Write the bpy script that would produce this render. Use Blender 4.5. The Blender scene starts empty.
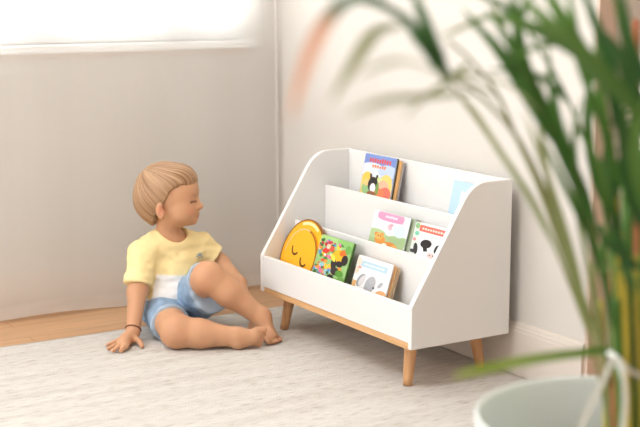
import bpy, bmesh, math, random
import numpy as np
from mathutils import Vector, Matrix, noise as mnoise

random.seed(7)
scene = bpy.context.scene
COL = scene.collection
V = Vector

# ------------------------------------------------------------------ camera frame (metres; rug surface is z = 0)
FPX = 1323.0
CAM = np.array([3.4937, -1.9405, 1.053])
PITCH, YAW = 0.1727, -1.0177
FW = np.array([math.sin(YAW)*math.cos(PITCH), math.cos(YAW)*math.cos(PITCH), -math.sin(PITCH)])
RT = np.array([math.cos(YAW), -math.sin(YAW), 0.0])
UP = np.cross(RT, FW)


def at(px, py, depth):
    """world point measured off the photograph at a given distance"""
    return CAM + depth*(FW + RT*(px-320)/FPX - UP*(py-213.5)/FPX)


def at_z(px, py, z):
    d = FW + RT*(px-320)/FPX - UP*(py-213.5)/FPX
    return CAM + d*((z-CAM[2])/d[2])


# ------------------------------------------------------------------ materials
def lin(c):
    return tuple(((v/255)/12.92 if v/255 <= .04045 else ((v/255+.055)/1.055)**2.4) for v in c)


def mat(name, rgb, rough=.6, spec=.3, srgb=True, **kw):
    m = bpy.data.materials.new(name)
    m.use_nodes = True
    b = m.node_tree.nodes['Principled BSDF']
    c = lin(rgb) if srgb else rgb
    b.inputs['Base Color'].default_value = (*c, 1)
    b.inputs['Roughness'].default_value = rough
    b.inputs['Specular IOR Level'].default_value = spec
    for k, v in kw.items():
        b.inputs[k.replace('_', ' ')].default_value = v
    return m


def nodes(m):
    nt = m.node_tree
    return nt, nt.nodes, nt.links, nt.nodes['Principled BSDF']


def add_noise_colour(m, c1, c2, scale=(1, 1, 1), nscale=5., detail=4., lo=.35, hi=.65, bump=0., bdist=.002):
    nt, N, L, b = nodes(m)
    tc = N.new('ShaderNodeTexCoord')
    mp = N.new('ShaderNodeMapping'); mp.inputs['Scale'].default_value = scale
    nz = N.new('ShaderNodeTexNoise'); nz.inputs['Scale'].default_value = nscale; nz.inputs['Detail'].default_value = detail
    cr = N.new('ShaderNodeValToRGB')
    cr.color_ramp.elements[0].position = lo; cr.color_ramp.elements[1].position = hi
    cr.color_ramp.elements[0].color = (*lin(c1), 1); cr.color_ramp.elements[1].color = (*lin(c2), 1)
    L.new(tc.outputs['Object'], mp.inputs['Vector']); L.new(mp.outputs['Vector'], nz.inputs['Vector'])
    L.new(nz.outputs['Fac'], cr.inputs['Fac']); L.new(cr.outputs['Color'], b.inputs['Base Color'])
    if bump:
        bp = N.new('ShaderNodeBump'); bp.inputs['Strength'].default_value = bump; bp.inputs['Distance'].default_value = bdist
        L.new(nz.outputs['Fac'], bp.inputs['Height']); L.new(bp.outputs['Normal'], b.inputs['Normal'])
    return m


M = {}
M['wall'] = add_noise_colour(mat('wall_paint', (226, 222, 214), .85, .2), (214, 209, 202), (218, 213, 206), nscale=3, bump=.05)
M['trim'] = mat('trim_paint', (222, 212, 202), .5, .35)
M['wall_end'] = mat('wall_end_shade', (214, 192, 176), .5, .35)  # darker tone carries the shade of the wall's end face
M['winwhite'] = mat('window_white', (240, 240, 238), .4, .4)
M['sillwood'] = mat('sill_wood', (214, 184, 158), .5, .3)
M['white'] = mat('white_lacquer', (233, 232, 230), .45, .4)
M['frond_tie'] = mat('tie_white', (225, 228, 222), .6, .3)
def pot_mat():
    m = mat('pot_plastic', (240, 245, 243), .4, .4)
    nt, N, L, b = nodes(m)
    tr = N.new('ShaderNodeBsdfTranslucent'); tr.inputs['Color'].default_value = (*lin((240, 246, 244)), 1)
    ms = N.new('ShaderNodeMixShader'); ms.inputs[0].default_value = .35
    L.new(b.outputs[0], ms.inputs[1]); L.new(tr.outputs[0], ms.inputs[2]); L.new(ms.outputs[0], N['Material Output'].inputs['Surface'])
    return m


M['pot'] = pot_mat()
M['soil'] = add_noise_colour(mat('soil', (70, 52, 40), .95, .1), (48, 36, 28), (92, 70, 52), nscale=60, bump=.6)
M['legwood'] = add_noise_colour(mat('leg_oak', (205, 150, 100), .5, .35), (196, 146, 102), (218, 170, 124), scale=(14, 14, 1.2), nscale=4)
M['railwood'] = add_noise_colour(mat('rail_oak', (215, 165, 112), .5, .35), (212, 164, 114), (228, 184, 136), scale=(1.2, 14, 14), nscale=4)
M['glass'] = None


def glass_mat():
    m = bpy.data.materials.new('pane_glass'); m.use_nodes = True
    N, L = m.node_tree.nodes, m.node_tree.links
    N.remove(N['Principled BSDF'])
    t = N.new('ShaderNodeBsdfTransparent'); g = N.new('ShaderNodeBsdfGlossy'); g.inputs['Roughness'].default_value = .03
    fr = N.new('ShaderNodeFresnel'); mx = N.new('ShaderNodeMixShader')
    L.new(fr.outputs[0], mx.inputs[0]); L.new(t.outputs[0], mx.inputs[1]); L.new(g.outputs[0], mx.inputs[2])
    L.new(mx.outputs[0], N['Material Output'].inputs['Surface'])
    return m


M['glass'] = glass_mat()


def sheer_mat():
    m = bpy.data.materials.new('sheer_voile'); m.use_nodes = True
    N, L = m.node_tree.nodes, m.node_tree.links
    N.remove(N['Principled BSDF'])
    t = N.new('ShaderNodeBsdfTransparent')
    d = N.new('ShaderNodeBsdfDiffuse'); d.inputs['Color'].default_value = (.93, .925, .91, 1)
    tr = N.new('ShaderNodeBsdfTranslucent'); tr.inputs['Color'].default_value = (.93, .925, .91, 1)
    a = N.new('ShaderNodeMixShader'); a.inputs[0].default_value = .5
    b = N.new('ShaderNodeMixShader')
    # the weave is a little denser in some threads and in the doubled hem and edge
    tc = N.new('ShaderNodeTexCoord'); mp = N.new('ShaderNodeMapping'); mp.inputs['Scale'].default_value = (1, 5, .12)
    nz = N.new('ShaderNodeTexNoise'); nz.inputs['Scale'].default_value = 2.; nz.inputs['Detail'].default_value = 3
    mr = N.new('ShaderNodeMapRange'); mr.inputs['From Min'].default_value = .3; mr.inputs['From Max'].default_value = .7
    mr.inputs['To Min'].default_value = .55; mr.inputs['To Max'].default_value = .57
    at_ = N.new('ShaderNodeAttribute'); at_.attribute_name = 'hem'
    mm = N.new('ShaderNodeMath'); mm.operation = 'MULTIPLY_ADD'; mm.inputs[1].default_value = .30
    L.new(tc.outputs['Object'], mp.inputs['Vector']); L.new(mp.outputs['Vector'], nz.inputs['Vector'])
    L.new(nz.outputs['Fac'], mr.inputs['Value'])
    L.new(at_.outputs['Fac'], mm.inputs[0]); L.new(mr.outputs['Result'], mm.inputs[2])
    L.new(mm.outputs[0], b.inputs[0])
    L.new(d.outputs[0], a.inputs[1]); L.new(tr.outputs[0], a.inputs[2])
    L.new(t.outputs[0], b.inputs[1]); L.new(a.outputs[0], b.inputs[2])
    L.new(b.outputs[0], N['Material Output'].inputs['Surface'])
    return m


M['sheer'] = sheer_mat()


def floor_mat():
    m = mat('oak_floor', (205, 160, 118), .45, .35)
    nt, N, L, b = nodes(m)
    tc = N.new('ShaderNodeTexCoord')
    mp = N.new('ShaderNodeMapping'); mp.inputs['Rotation'].default_value = (0, 0, math.pi/2)
    br = N.new('ShaderNodeTexBrick')
    br.inputs['Color1'].default_value = (*lin((212, 172, 134)), 1); br.inputs['Color2'].default_value = (*lin((202, 160, 122)), 1)
    br.inputs['Mortar'].default_value = (*lin((170, 122, 84)), 1)
    br.inputs['Scale'].default_value = 1.; br.inputs['Mortar Size'].default_value = .0012
    br.inputs['Brick Width'].default_value = 1.3; br.inputs['Row Height'].default_value = .14
    mp2 = N.new('ShaderNodeMapping'); mp2.inputs['Scale'].default_value = (22, 1.1, 1)
    nz = N.new('ShaderNodeTexNoise'); nz.inputs['Scale'].default_value = 3; nz.inputs['Detail'].default_value = 5
    cr = N.new('ShaderNodeValToRGB'); cr.color_ramp.elements[0].color = (.86, .84, .82, 1); cr.color_ramp.elements[1].color = (1.08, 1.06, 1.04, 1)
    cr.color_ramp.elements[0].position = .3; cr.color_ramp.elements[1].position = .7
    mx = N.new('ShaderNodeMix'); mx.data_type = 'RGBA'; mx.blend_type = 'MULTIPLY'; mx.inputs[0].default_value = 1
    L.new(tc.outputs['Object'], mp.inputs['Vector']); L.new(mp.outputs['Vector'], br.inputs['Vector'])
    L.new(tc.outputs['Object'], mp2.inputs['Vector']); L.new(mp2.outputs['Vector'], nz.inputs['Vector'])
    L.new(nz.outputs['Fac'], cr.inputs['Fac'])
    L.new(br.outputs['Color'], mx.inputs[6]); L.new(cr.outputs['Color'], mx.inputs[7]); L.new(mx.outputs[2], b.inputs['Base Color'])
    return m


M['floor'] = floor_mat()


def rug_mat():
    m = mat('flatweave_wool', (214, 206, 196), .95, .05)
    nt, N, L, b = nodes(m)
    tc = N.new('ShaderNodeTexCoord')

    def nzn(scale, s, det):
        mp = N.new('ShaderNodeMapping'); mp.inputs['Scale'].default_value = scale
        nz = N.new('ShaderNodeTexNoise'); nz.inputs['Scale'].default_value = s; nz.inputs['Detail'].default_value = det
        L.new(tc.outputs['Object'], mp.inputs['Vector']); L.new(mp.outputs['Vector'], nz.inputs['Vector'])
        return nz
    slub = nzn((85, 7, 1), 3.0, 5)     # dark slubs running along the weft
    band = nzn((14, .8, 1), 1.8, 4)      # broad faint bands
    fine = nzn((120, 90, 1), 2.4, 2)
    cr = N.new('ShaderNodeValToRGB'); e = cr.color_ramp.elements
    e[0].position = .28; e[0].color = (*lin((172, 163, 152)), 1)
    e[1].position = .44; e[1].color = (*lin((215, 211, 205)), 1)
    x = e.new(.7); x.color = (*lin((226, 223, 218)), 1)
    cr2 = N.new('ShaderNodeValToRGB'); e = cr2.color_ramp.elements
    e[0].position = .35; e[0].color = (.90, .885, .87, 1); e[1].position = .6; e[1].color = (1, 1, 1, 1)
    mx = N.new('ShaderNodeMix'); mx.data_type = 'RGBA'; mx.blend_type = 'MULTIPLY'; mx.inputs[0].default_value = 1
    L.new(slub.outputs['Fac'], cr.inputs['Fac']); L.new(band.outputs['Fac'], cr2.inputs['Fac'])
    L.new(cr.outputs['Color'], mx.inputs[6]); L.new(cr2.outputs['Color'], mx.inputs[7]); L.new(mx.outputs[2], b.inputs['Base Color'])
    ad = N.new('ShaderNodeMath'); ad.operation = 'ADD'
    L.new(slub.outputs['Fac'], ad.inputs[0]); L.new(fine.outputs['Fac'], ad.inputs[1])
    bp = N.new('ShaderNodeBump'); bp.inputs['Strength'].default_value = .8; bp.inputs['Distance'].default_value = .004
    L.new(ad.outputs[0], bp.inputs['Height']); L.new(bp.outputs['Normal'], b.inputs['Normal'])
    return m


M['rug'] = rug_mat()


# ------------------------------------------------------------------ mesh helpers
def link(name, mesh, mats, parent=None, smooth=False):
    o = bpy.data.objects.new(name, mesh)
    COL.objects.link(o)
    for m in (mats if isinstance(mats, (list, tuple)) else [mats]):
        mesh.materials.append(m)
    if smooth:
        mesh.polygons.foreach_set('use_smooth', [True]*len(mesh.polygons))
    if parent:
        o.parent = parent
    return o


def obj(name, bm, mats, parent=None, smooth=False):
    bmesh.ops.recalc_face_normals(bm, faces=bm.faces)
    me = bpy.data.meshes.new(name)
    bm.to_mesh(me); bm.free()
    return link(name, me, mats, parent, smooth)


def tag(o, label=None, cat=None, group=None, kind=None):
    if label: o['label'] = label
    if cat: o['category'] = cat
    if group: o['group'] = group
    if kind: o['kind'] = kind
    return o


def empty(name, loc=(0, 0, 0)):
    o = bpy.data.objects.new(name, None)
    o.empty_display_size = .05
    o.location = loc
    COL.objects.link(o)
    return o


def box(bm, x0, x1, y0, y1, z0, z1, bev=0.):
    g = bmesh.ops.create_cube(bm, size=1)
    for v in g['verts']:
        v.co = V((x0+(v.co.x+.5)*(x1-x0), y0+(v.co.y+.5)*(y1-y0), z0+(v.co.z+.5)*(z1-z0)))
    if bev:
        es = list({e for v in g['verts'] for e in v.link_edges})
        bmesh.ops.bevel(bm, geom=es, offset=bev, segments=2, affect='EDGES', profile=.5)
    return bm


def boxobj(name, dims, m, parent=None, bev=0.):
    return obj(name, box(bmesh.new(), *dims, bev), m, parent)


def prism(bm, pts, axis, a, b):
    """polygon of 2-D points extruded along an axis ('x': pts are y,z; 'y': pts are x,z; 'z': pts are x,y)"""
    def mk(p, t):
        return {'x': (t, p[0], p[1]), 'y': (p[0], t, p[1]), 'z': (p[0], p[1], t)}[axis]
    lo = [bm.verts.new(mk(p, a)) for p in pts]; hi = [bm.verts.new(mk(p, b)) for p in pts]
    f0 = bm.faces.new(lo); f1 = bm.faces.new(hi[::-1])
    n = len(pts)
    for i in range(n):
        bm.faces.new((lo[i], hi[i], hi[(i+1) % n], lo[(i+1) % n]))
    return f0, f1


def tube(bm, pts, radii, seg=10, caps=True):
    pts = [V(p) for p in pts]
    n = len(pts)
    if not hasattr(radii, '__len__'): radii = [radii]*n
    t0 = (pts[1]-pts[0]).normalized()
    ref = V((0, 0, 1)) if abs(t0.z) < .9 else V((1, 0, 0))
    nrm = t0.cross(ref).normalized()
    rings = []
    for i, p in enumerate(pts):
        t = (pts[min(i+1, n-1)]-pts[max(i-1, 0)]).normalized()
        nrm = (nrm-t*nrm.dot(t)).normalized()
        bn = t.cross(nrm)
        rings.append([bm.verts.new(p+(nrm*math.cos(2*math.pi*k/seg)+bn*math.sin(2*math.pi*k/seg))*radii[i]) for k in range(seg)])
    for i in range(n-1):
        for k in range(seg):
            bm.faces.new((rings[i][k], rings[i][(k+1) % seg], rings[i+1][(k+1) % seg], rings[i+1][k]))
    if caps:
        bm.faces.new(rings[0][::-1]); bm.faces.new(rings[-1])
    return bm


def lathe(bm, prof, seg=64):
    rings = [[bm.verts.new((r*math.cos(2*math.pi*k/seg), r*math.sin(2*math.pi*k/seg), z)) for k in range(seg)] for r, z in prof]
    for i in range(len(prof)-1):
        for k in range(seg):
            bm.faces.new((rings[i][k], rings[i][(k+1) % seg], rings[i+1][(k+1) % seg], rings[i+1][k]))
    return rings


def spline(pts, n):
    """Catmull-Rom through points"""
    P = [np.array(p, float) for p in pts]
    P = [2*P[0]-P[1]]+P+[2*P[-1]-P[-2]]
    out = []
    segs = len(P)-3
    for i in range(n):
        t = i/(n-1)*segs; k = min(int(t), segs-1); u = t-k
        a, b, c, d = P[k:k+4]
        out.append(.5*((2*b)+(-a+c)*u+(2*a-5*b+4*c-d)*u*u+(-a+3*b-3*c+d)*u**3))
    return out


# ------------------------------------------------------------------ the room
XA = -.551          # wall_left plane (window wall)
YB = .362           # wall_back plane (behind the bookcase)
ZF = -.006          # wooden floor, under the rug
CEIL = 2.55
st = lambda o: tag(o, kind='structure')

st(boxobj('floor', (XA-.3, 4.6, -4.2, 2.2, ZF-.05, ZF), M['floor']))
# window wall with a window opening
WY0, WY1, WZ0, WZ1 = -1.75, .25, .86, 2.15
bm = bmesh.new()
for d in ((XA-.26, XA, -4.2, WY0, ZF, CEIL), (XA-.26, XA, WY1, YB+.15, ZF, CEIL), (XA-.26, XA, WY0, WY1, ZF, WZ0), (XA-.26, XA, WY0, WY1, WZ1, CEIL)):
    box(bm, *d)
st(obj('wall_left', bm, M['wall']))
XE = 1.06
st(boxobj('wall_back', (XA, XE, YB, YB+.15, ZF, CEIL), M['wall']))
st(boxobj('wall_far', (XA, 4.6, 1.9, 2.05, ZF, CEIL), M['wall']))
M['bounce_wall'] = mat('warm_bounce_paint', (234, 212, 194), .85, .2)  # unseen wall, tinted warm so its bounce colours the bookcase side
st(boxobj('wall_right', (4.45, 4.6, -4.2, 1.9, ZF, CEIL), M['bounce_wall']))
st(boxobj('ceiling', (XA-.26, 4.6, -4.2, 2.05, CEIL, CEIL+.08), M['wall']))
bm = bmesh.new()
for d in ((XA-.26, 4.6, -4.35, -4.2, ZF, .9), (XA-.26, 4.6, -4.35, -4.2, 2.4, CEIL), (XA-.26, XA+.3, -4.35, -4.2, .9, 2.4), (4.1, 4.6, -4.35, -4.2, .9, 2.4)):
    box(bm, *d)
st(obj('wall_front', bm, M['wall']))
# strip on the free end of the back wall, shade put into its colour
st(boxobj('trim_1', (XE-.002, XE+.012, YB-.004, YB+.054, ZF, 2.1), M['wall_end'], bev=.003))


# tall skirting with a beaded top
def skirting_profile(sign=1):
    return [(0, 0), (.014, 0), (.014, .118), (.0125, .121), (.0125, .128), (.010, .131), (.009, .138), (.005, .143), (0, .143)]


bm = bmesh.new(); prism(bm, [(YB-a, ZF+b+.006*(b > 0)) for a, b in skirting_profile()], 'x', XA, XE)
st(obj('baseboard_back', bm, M['trim']))
bm = bmesh.new(); prism(bm, [(XA+a, ZF+b+.006*(b > 0)) for a, b in skirting_profile()], 'y', -4.2, YB-.014)
st(obj('baseboard_left', bm, M['trim']))

# window: frame, stiles, glazing bar, panes, sill
win = st(empty('window_1', (XA-.10, (WY0+WY1)/2, WZ0)))


def wpart(name, dims, m, bev=.004):
    o = boxobj(name, dims, m, None, bev)
    o.parent = win
    o.matrix_parent_inverse = Matrix.Translation(-win.location)
    return o


fx0, fx1 = XA-.13, XA-.06
bm = bmesh.new()
for y0, y1, z0, z1 in ((WY0, WY1, WZ0, WZ0+.095), (WY0, WY1, WZ1-.06, WZ1), (WY0, WY0+.06, WZ0+.095, WZ1-.06), (WY1-.05, WY1, WZ0+.095, WZ1-.06), (-.082, .02, WZ0+.095, WZ1-.06),
                       (-.555, -.438, WZ0+.095, WZ1-.06), (-1.16, -1.06, WZ0+.095, WZ1-.06)):
    box(bm, fx0, fx1, y0, y1, z0, z1, .006)
o = obj('window_frame', bm, M['winwhite']); o.parent = win; o.matrix_parent_inverse = Matrix.Translation(-win.location)
wpart('glazing_bar', (fx0+.015, fx1-.012, -.234, -.200, WZ0+.095, WZ1-.06), M['winwhite'])
for y0, y1 in ((-.438, -.234), (-.200, -.085), (.02, WY1-.05), (-1.06, -.555), (WY0+.06, -1.16)):  # the pane nearest the corner is added to whiten the curtain there
    wpart('pane', (fx0+.03, fx0+.034, y0, y1, WZ0+.09, WZ1-.055), M['glass'], 0)
wpart('window_sill', (XA-.06, XA+.035, WY0-.04, WY1+.03, WZ0-.028, WZ0), M['winwhite'], .006)
wpart('sill_apron', (XA+.0, XA+.014, WY0-.02, WY1+.02, WZ0-.042, WZ0-.028), M['sillwood'], .003)

# sheer curtain, hung in soft folds in front of the window wall
ny, nz_ = 360, 50
cy0, cy1, cz0, cz1 = -2.1, .338, .002, 2.42
co, hem = [], []
for i in range(ny+1):
    y = cy0+(cy1-cy0)*i/ny
    for j in range(nz_+1):
        z = cz0+(cz1-cz0)*j/nz_
        fold = .004*math.sin(y*19+.8*math.sin(y*7))+.0008*math.sin(y*47+1.3+z*.6)+.003*math.sin(y*9+z*1.2)
        co.append((XA+.075+fold*(.55+.45*(z/2.4)), y+.02*(1-z)*max(0, (y+.2))*.5, z+ .006*math.sin(y*9)))
        hem.append(1. if (y > cy1-.012 or z < .05) else 0.)
faces = [(i*(nz_+1)+j, (i+1)*(nz_+1)+j, (i+1)*(nz_+1)+j+1, i*(nz_+1)+j+1) for i in range(ny) for j in range(nz_)]
me = bpy.data.meshes.new('sheer_curtain'); me.from_pydata(co, [], faces)
a = me.attributes.new('hem', 'FLOAT', 'POINT'); a.data.foreach_set('value', hem)
cur = link('sheer_curtain', me, M['sheer'], None, True)
tag(cur, 'sheer white voile curtain hanging to the floor in front of the window', 'curtain')

# ------------------------------------------------------------------ rug
rx0, rx1, ry0, ry1 = -.205, 3.2, -1.9, YB-.02
nx, nyy = 170, 110
co, faces = [], []
for i in range(nx+1):
    for j in range(nyy+1):
        x = rx0+(rx1-rx0)*i/nx; y = ry0+(ry1-ry0)*j/nyy
        w = mnoise.noise(V((x*5, y*.9, 3)))*.0018 + mnoise.noise(V((x*16, y*1.6, 9)))*.0010
        e = min(1, (x-rx0)/.05)
        x2 = x + (.006*mnoise.noise(V((0, y*5, 1))) if i == 0 else 0)
        co.append((x2, y, min(0, w*e-.0012)-(.002 if i == 0 else 0)))
n1 = len(co)
top = [(i*(nyy+1)+j, (i+1)*(nyy+1)+j, (i+1)*(nyy+1)+j+1, i*(nyy+1)+j+1) for i in range(nx) for j in range(nyy)]
co += [(c[0], c[1], ZF+.0002) for c in co]
faces = top+[tuple(q+n1 for q in f[::-1]) for f in top]
ring = [i*(nyy+1) for i in range(nx+1)]+[nx*(nyy+1)+j for j in range(1, nyy+1)]+[i*(nyy+1)+nyy for i in range(nx-1, -1, -1)]+[j for j in range(nyy-1, 0, -1)]
for k in range(len(ring)):
    a_, b_ = ring[k], ring[(k+1) % len(ring)]
    faces.append((b_, a_, a_+n1, b_+n1))
me = bpy.data.meshes.new('woven_rug'); me.from_pydata(co, [], faces)
rug = link('woven_rug', me, M['rug'], None, True)
tag(rug, 'large off-white flatwoven rug with faint grey-beige stripes on the oak floor', 'rug')

# ------------------------------------------------------------------ bookcase
W, D, Z0, H, LIP, T = .8, .3248, .1151, .5381, .1125, .016
bc = empty('bookcase', (0, 0, 0))
tag(bc, "white three-tier children's bookcase with slanted sides and oak legs on the rug", 'bookcase')


def side_profile():
    p = [(0, Z0), (0, Z0+LIP)]
    a = np.array([.0, Z0+LIP]); c = np.array([.193, H]); b = np.array([.32, H])
    # rounded corner between slope and top
    R = .055
    u = (a-c)/np.linalg.norm(a-c); v = (b-c)/np.linalg.norm(b-c)
    q0, q1 = c+u*R, c+v*R*.9
    for k in range(11):
        t = k/10
        p.append(tuple((1-t)**2*q0+2*t*(1-t)*c+t*t*q1))
    p += [(D, H), (D, Z0)]
    return p


for x0 in (0, W-T):
    bm = bmesh.new(); prism(bm, side_profile(), 'x', x0, x0+T)
    bmesh.ops.recalc_face_normals(bm, faces=bm.faces)
    es = [e for e in bm.edges if len(e.link_faces) == 2 and e.calc_face_angle() > .9]
    bmesh.ops.bevel(bm, geom=es, offset=.0018, segments=2, affect='EDGES', profile=.5)
    obj('side_panel', bm, M['white'], bc)
boxobj('back_panel', (T, W-T, D-.012, D-.002, Z0+.004, H-.001), M['white'], bc, .001)
FLOORS = [.131, .248, .3575]
LIPZ = [Z0+LIP+.0005, .3290, .4310]
LIPY = [0.0015, .1135, .2250]
boxobj('front_panel', (T, W-T, LIPY[0], LIPY[0]+.011, Z0+.0155, LIPZ[0]), M['white'], bc, .0015)
boxobj('tier_panel', (T, W-T, LIPY[1], LIPY[1]+.009, FLOORS[0]-.008, LIPZ[1]), M['white'], bc, .0015)
boxobj('tier_panel', (T, W-T, LIPY[2], LIPY[2]+.009, FLOORS[1]-.008, LIPZ[2]), M['white'], bc, .0015)
boxobj('shelf', (T, W-T, LIPY[0]+.011, LIPY[1], FLOORS[0]-.012, FLOORS[0]), M['white'], bc)
boxobj('shelf', (T, W-T, LIPY[1]+.009, LIPY[2], FLOORS[1]-.012, FLOORS[1]), M['white'], bc)
boxobj('shelf', (T, W-T, LIPY[2]+.009, D-.012, FLOORS[2]-.012, FLOORS[2]), M['white'], bc)
boxobj('base_rail', (T, W-T, .0045, D-.02, Z0-.004, Z0+.0155), M['railwood'], bc, .001)
for (tx, ty, bx, by) in ((.079, .062, .066, .046), (W-.071, .050, W-.063, .0350), (.080, D-.060, .064, D-.030), (W-.086, D-.052, W-.087, D-.0255)):
    bm = bmesh.new()
    pts = [(tx+(bx-tx)*k/6, ty+(by-ty)*k/6, Z0+.0+(0-Z0)*k/6) for k in range(7)]
    rad = [.0175-.0045*k/6 for k in range(7)]
    tube(bm, pts, rad, 20)
    # the leg is cut level with the rug
    for v in bm.verts:
        v.co.z = max(v.co.z, 0.0005)
        v.co.z = min(v.co.z, Z0-.003)
    obj('leg', bm, M['legwood'], bc, False)
for o in bc.children:
    if o.name.startswith('leg'):
        o.data.polygons.foreach_set('use_smooth', [len(p.vertices) == 4 for p in o.data.polygons])

# ------------------------------------------------------------------ books
BM = {}


def bmtl(rgb):
    k = tuple(rgb)
    if k not in BM:
        BM[k] = mat('print_%02x%02x%02x' % k, rgb, .4, .35)
    return BM[k]


def ell(cx, cz, rx, rz, rot=0, n=22, a0=0, a1=360):
    out = []
    full = abs(a1-a0) >= 360
    for k in range(n if full else n+1):
        t = math.radians(a0+(a1-a0)*k/n)
        x, z = rx*math.cos(t), rz*math.sin(t)
        c, s = math.cos(math.radians(rot)), math.sin(math.radians(rot))
        out.append((cx+x*c-z*s, cz+x*s+z*c))
    return out


def rect(x0, x1, z0, z1, rot=0, r=0.):
    cx, cz = (x0+x1)/2, (z0+z1)/2
    hx, hz = (x1-x0)/2, (z1-z0)/2
    pts = []
    if r <= 0:
        pts = [(-hx, -hz), (hx, -hz), (hx, hz), (-hx, hz)]
    else:
        for sx, sz, b in ((1, -1, -90), (1, 1, 0), (-1, 1, 90), (-1, -1, 180)):
            for k in range(5):
                t = math.radians(b+90*k/4)
                pts.append((sx*(hx-r)+r*math.cos(t), sz*(hz-r)+r*math.sin(t)))
    c, s = math.cos(math.radians(rot)), math.sin(math.radians(rot))
    return [(cx+x*c-z*s, cz+x*s+z*c) for x, z in pts]


def arc(cx, cz, r, w, a0, a1, n=24, rot=0):
    o = [(cx+(r+w/2)*math.cos(math.radians(a0+(a1-a0)*k/n)), cz+(r+w/2)*math.sin(math.radians(a0+(a1-a0)*k/n))) for k in range(n+1)]
    i = [(cx+(r-w/2)*math.cos(math.radians(a0+(a1-a0)*k/n)), cz+(r-w/2)*math.sin(math.radians(a0+(a1-a0)*k/n))) for k in range(n+1)]
    return o+i[::-1]


def clip(poly, x0, x1, z0, z1):
    """keep the print inside the cover"""
    for ax, lim, sg in ((0, x0, 1), (0, x1, -1), (1, z0, 1), (1, z1, -1)):
        out = []
        for i in range(len(poly)):
            a, b = poly[i-1], poly[i]
            ia, ib = sg*(a[ax]-lim) >= 0, sg*(b[ax]-lim) >= 0
            if ia != ib:
                t = (lim-a[ax])/(b[ax]-a[ax])
                out.append((a[0]+(b[0]-a[0])*t, a[1]+(b[1]-a[1])*t))
            if ib: out.append(b)
        poly = out
        if len(poly) < 3: return None
    return poly


def book(name, w, h, t, x, y, z, lean, base, art, pages=(236, 226, 208), spine=None, label='', group=None, cat='book', boards=True, yaw=0, lo=0.):
    """front cover faces -y, bottom left front corner at (x, y, z), leaning back by atan(lean)"""
    root = empty(name, (x, y, z))
    root.rotation_euler = (-math.atan(lean), 0, yaw)
    tag(root, label, cat, group)
    mats = [bmtl(base)]; idx = {tuple(base): 0}

    def mi(c):
        c = tuple(c)
        if c not in idx:
            idx[c] = len(mats); mats.append(bmtl(c))
        return idx[c]
    bt = .0022
    bm = bmesh.new()
    prism(bm, rect(0, w, 0, h, 0, .006), 'y', 0, bt)
    for poly, c in (art or []):
        poly = [(px, lo+pz*(1-lo/h)) for px, pz in poly]      # the pictures sit above the plain foot of the cover
        poly = clip(poly, .001, w-.001, .001, h-.001)
        if not poly: continue
        k = mi(c)
        lay = -.000008*(4+len([f for f in bm.faces if f.tag]))
        vs = [bm.verts.new((px, max(lay, -.006), pz)) for px, pz in poly]
        f = bm.faces.new(vs); f.material_index = k; f.tag = True
        f.normal_update()
        if f.normal.y > 0: f.normal_flip()
    me = bpy.data.meshes.new('cover'); bm.to_mesh(me); bm.free()
    link('cover', me, mats, root)
    boxobj('page_block', (.0025, w-.0035, bt, t-bt, .003, h-.003), bmtl(pages), root)
    bm = bmesh.new(); prism(bm, rect(0, w, 0, h, 0, .006), 'y', t-bt, t)
    obj('back_cover', bm, bmtl(spine or base), root)
    boxobj('spine', (0, .0025, bt, t-bt, .004, h-.004), bmtl(spine or base), root)
    return root


def title(x0, x1, z0, z1, n, c, rot=0, seed=1, rows=1):
    """a line of lettering too small to read in the photograph: a row of uneven strokes"""
    rn = random.Random(seed); out = []
    w = (x1-x0)/n
    for k in range(n):
        xa = x0+w*k+w*.08
        hh = (z1-z0)*(.75+.25*rn.random())
        out.append((rect(xa, xa+w*.72, z0, z0+hh, rot+rn.uniform(-6, 6), w*.2), c))
    return out


G = 'picture books on the bookcase'
# top tier
art = [(rect(0, .165, .10, .21), (118, 142, 204)), (ell(.05, .115, .07, .035), (214, 222, 236)), (ell(.13, .12, .05, .03), (188, 204, 232)),
       (ell(.09, .195, .06, .016), (126, 150, 208)), (rect(0, .165, 0, .07), (232, 200, 120)),
       (ell(.03, .075, .028, .03), (236, 196, 84)), (ell(.13, .075, .03, .032), (238, 206, 120)), (ell(.085, .07, .03, .02), (206, 216, 150))]
art += title(.026, .142, .152, .174, 9, (214, 84, 74), -2, 3)
art += title(.045, .120, .128, .143, 6, (232, 130, 76), 0, 5)
art += [(ell(.118, .045, .030, .034), (240, 178, 150)), (ell(.135, .02, .028, .03), (226, 120, 100)), (ell(.104, .016, .026, .024), (232, 130, 92)),
        (ell(.030, .028, .022, .026), (150, 190, 130)), (ell(.03, .055, .016, .016), (240, 196, 130)),
        (ell(.064, .05, .026, .036), (44, 40, 42)), (rect(.044, .054, .07, .098, 12), (44, 40, 42)), (rect(.074, .084, .07, .098, -12), (44, 40, 42)),
        (ell(.066, .035, .015, .022), (240, 238, 236)), (ell(.064, .008, .024, .012), (150, 96, 66)), (ell(.09, .035, .008, .03), (120, 160, 80))]
book('picture_book', .165, .188, .009, .160, .2455, .358, .20, (150, 172, 216), art, (240, 232, 214), (60, 78, 60), lo=.065, label=
     'blue picture book with red lettering and a crowd of cartoon animals on the top tier', group=G)
book('picture_book', .172, .182, .012, .164, .2555, .358, .20, (226, 172, 112), [], (232, 205, 160), (196, 190, 196),
     'tan-edged book leaning behind the blue picture book on the top tier', G)
art = [(rect(0, .17, 0, .19), (184, 212, 228)), (rect(.04, .13, .10, .13), (222, 232, 238)), (ell(.08, .06, .04, .035), (190, 214, 228))]
book('picture_book', .17, .156, .010, .584, .2645, .358, .20, (178, 208, 226), art, (240, 236, 230), None,
     'pale blue book at the right end of the top tier', G)
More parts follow.
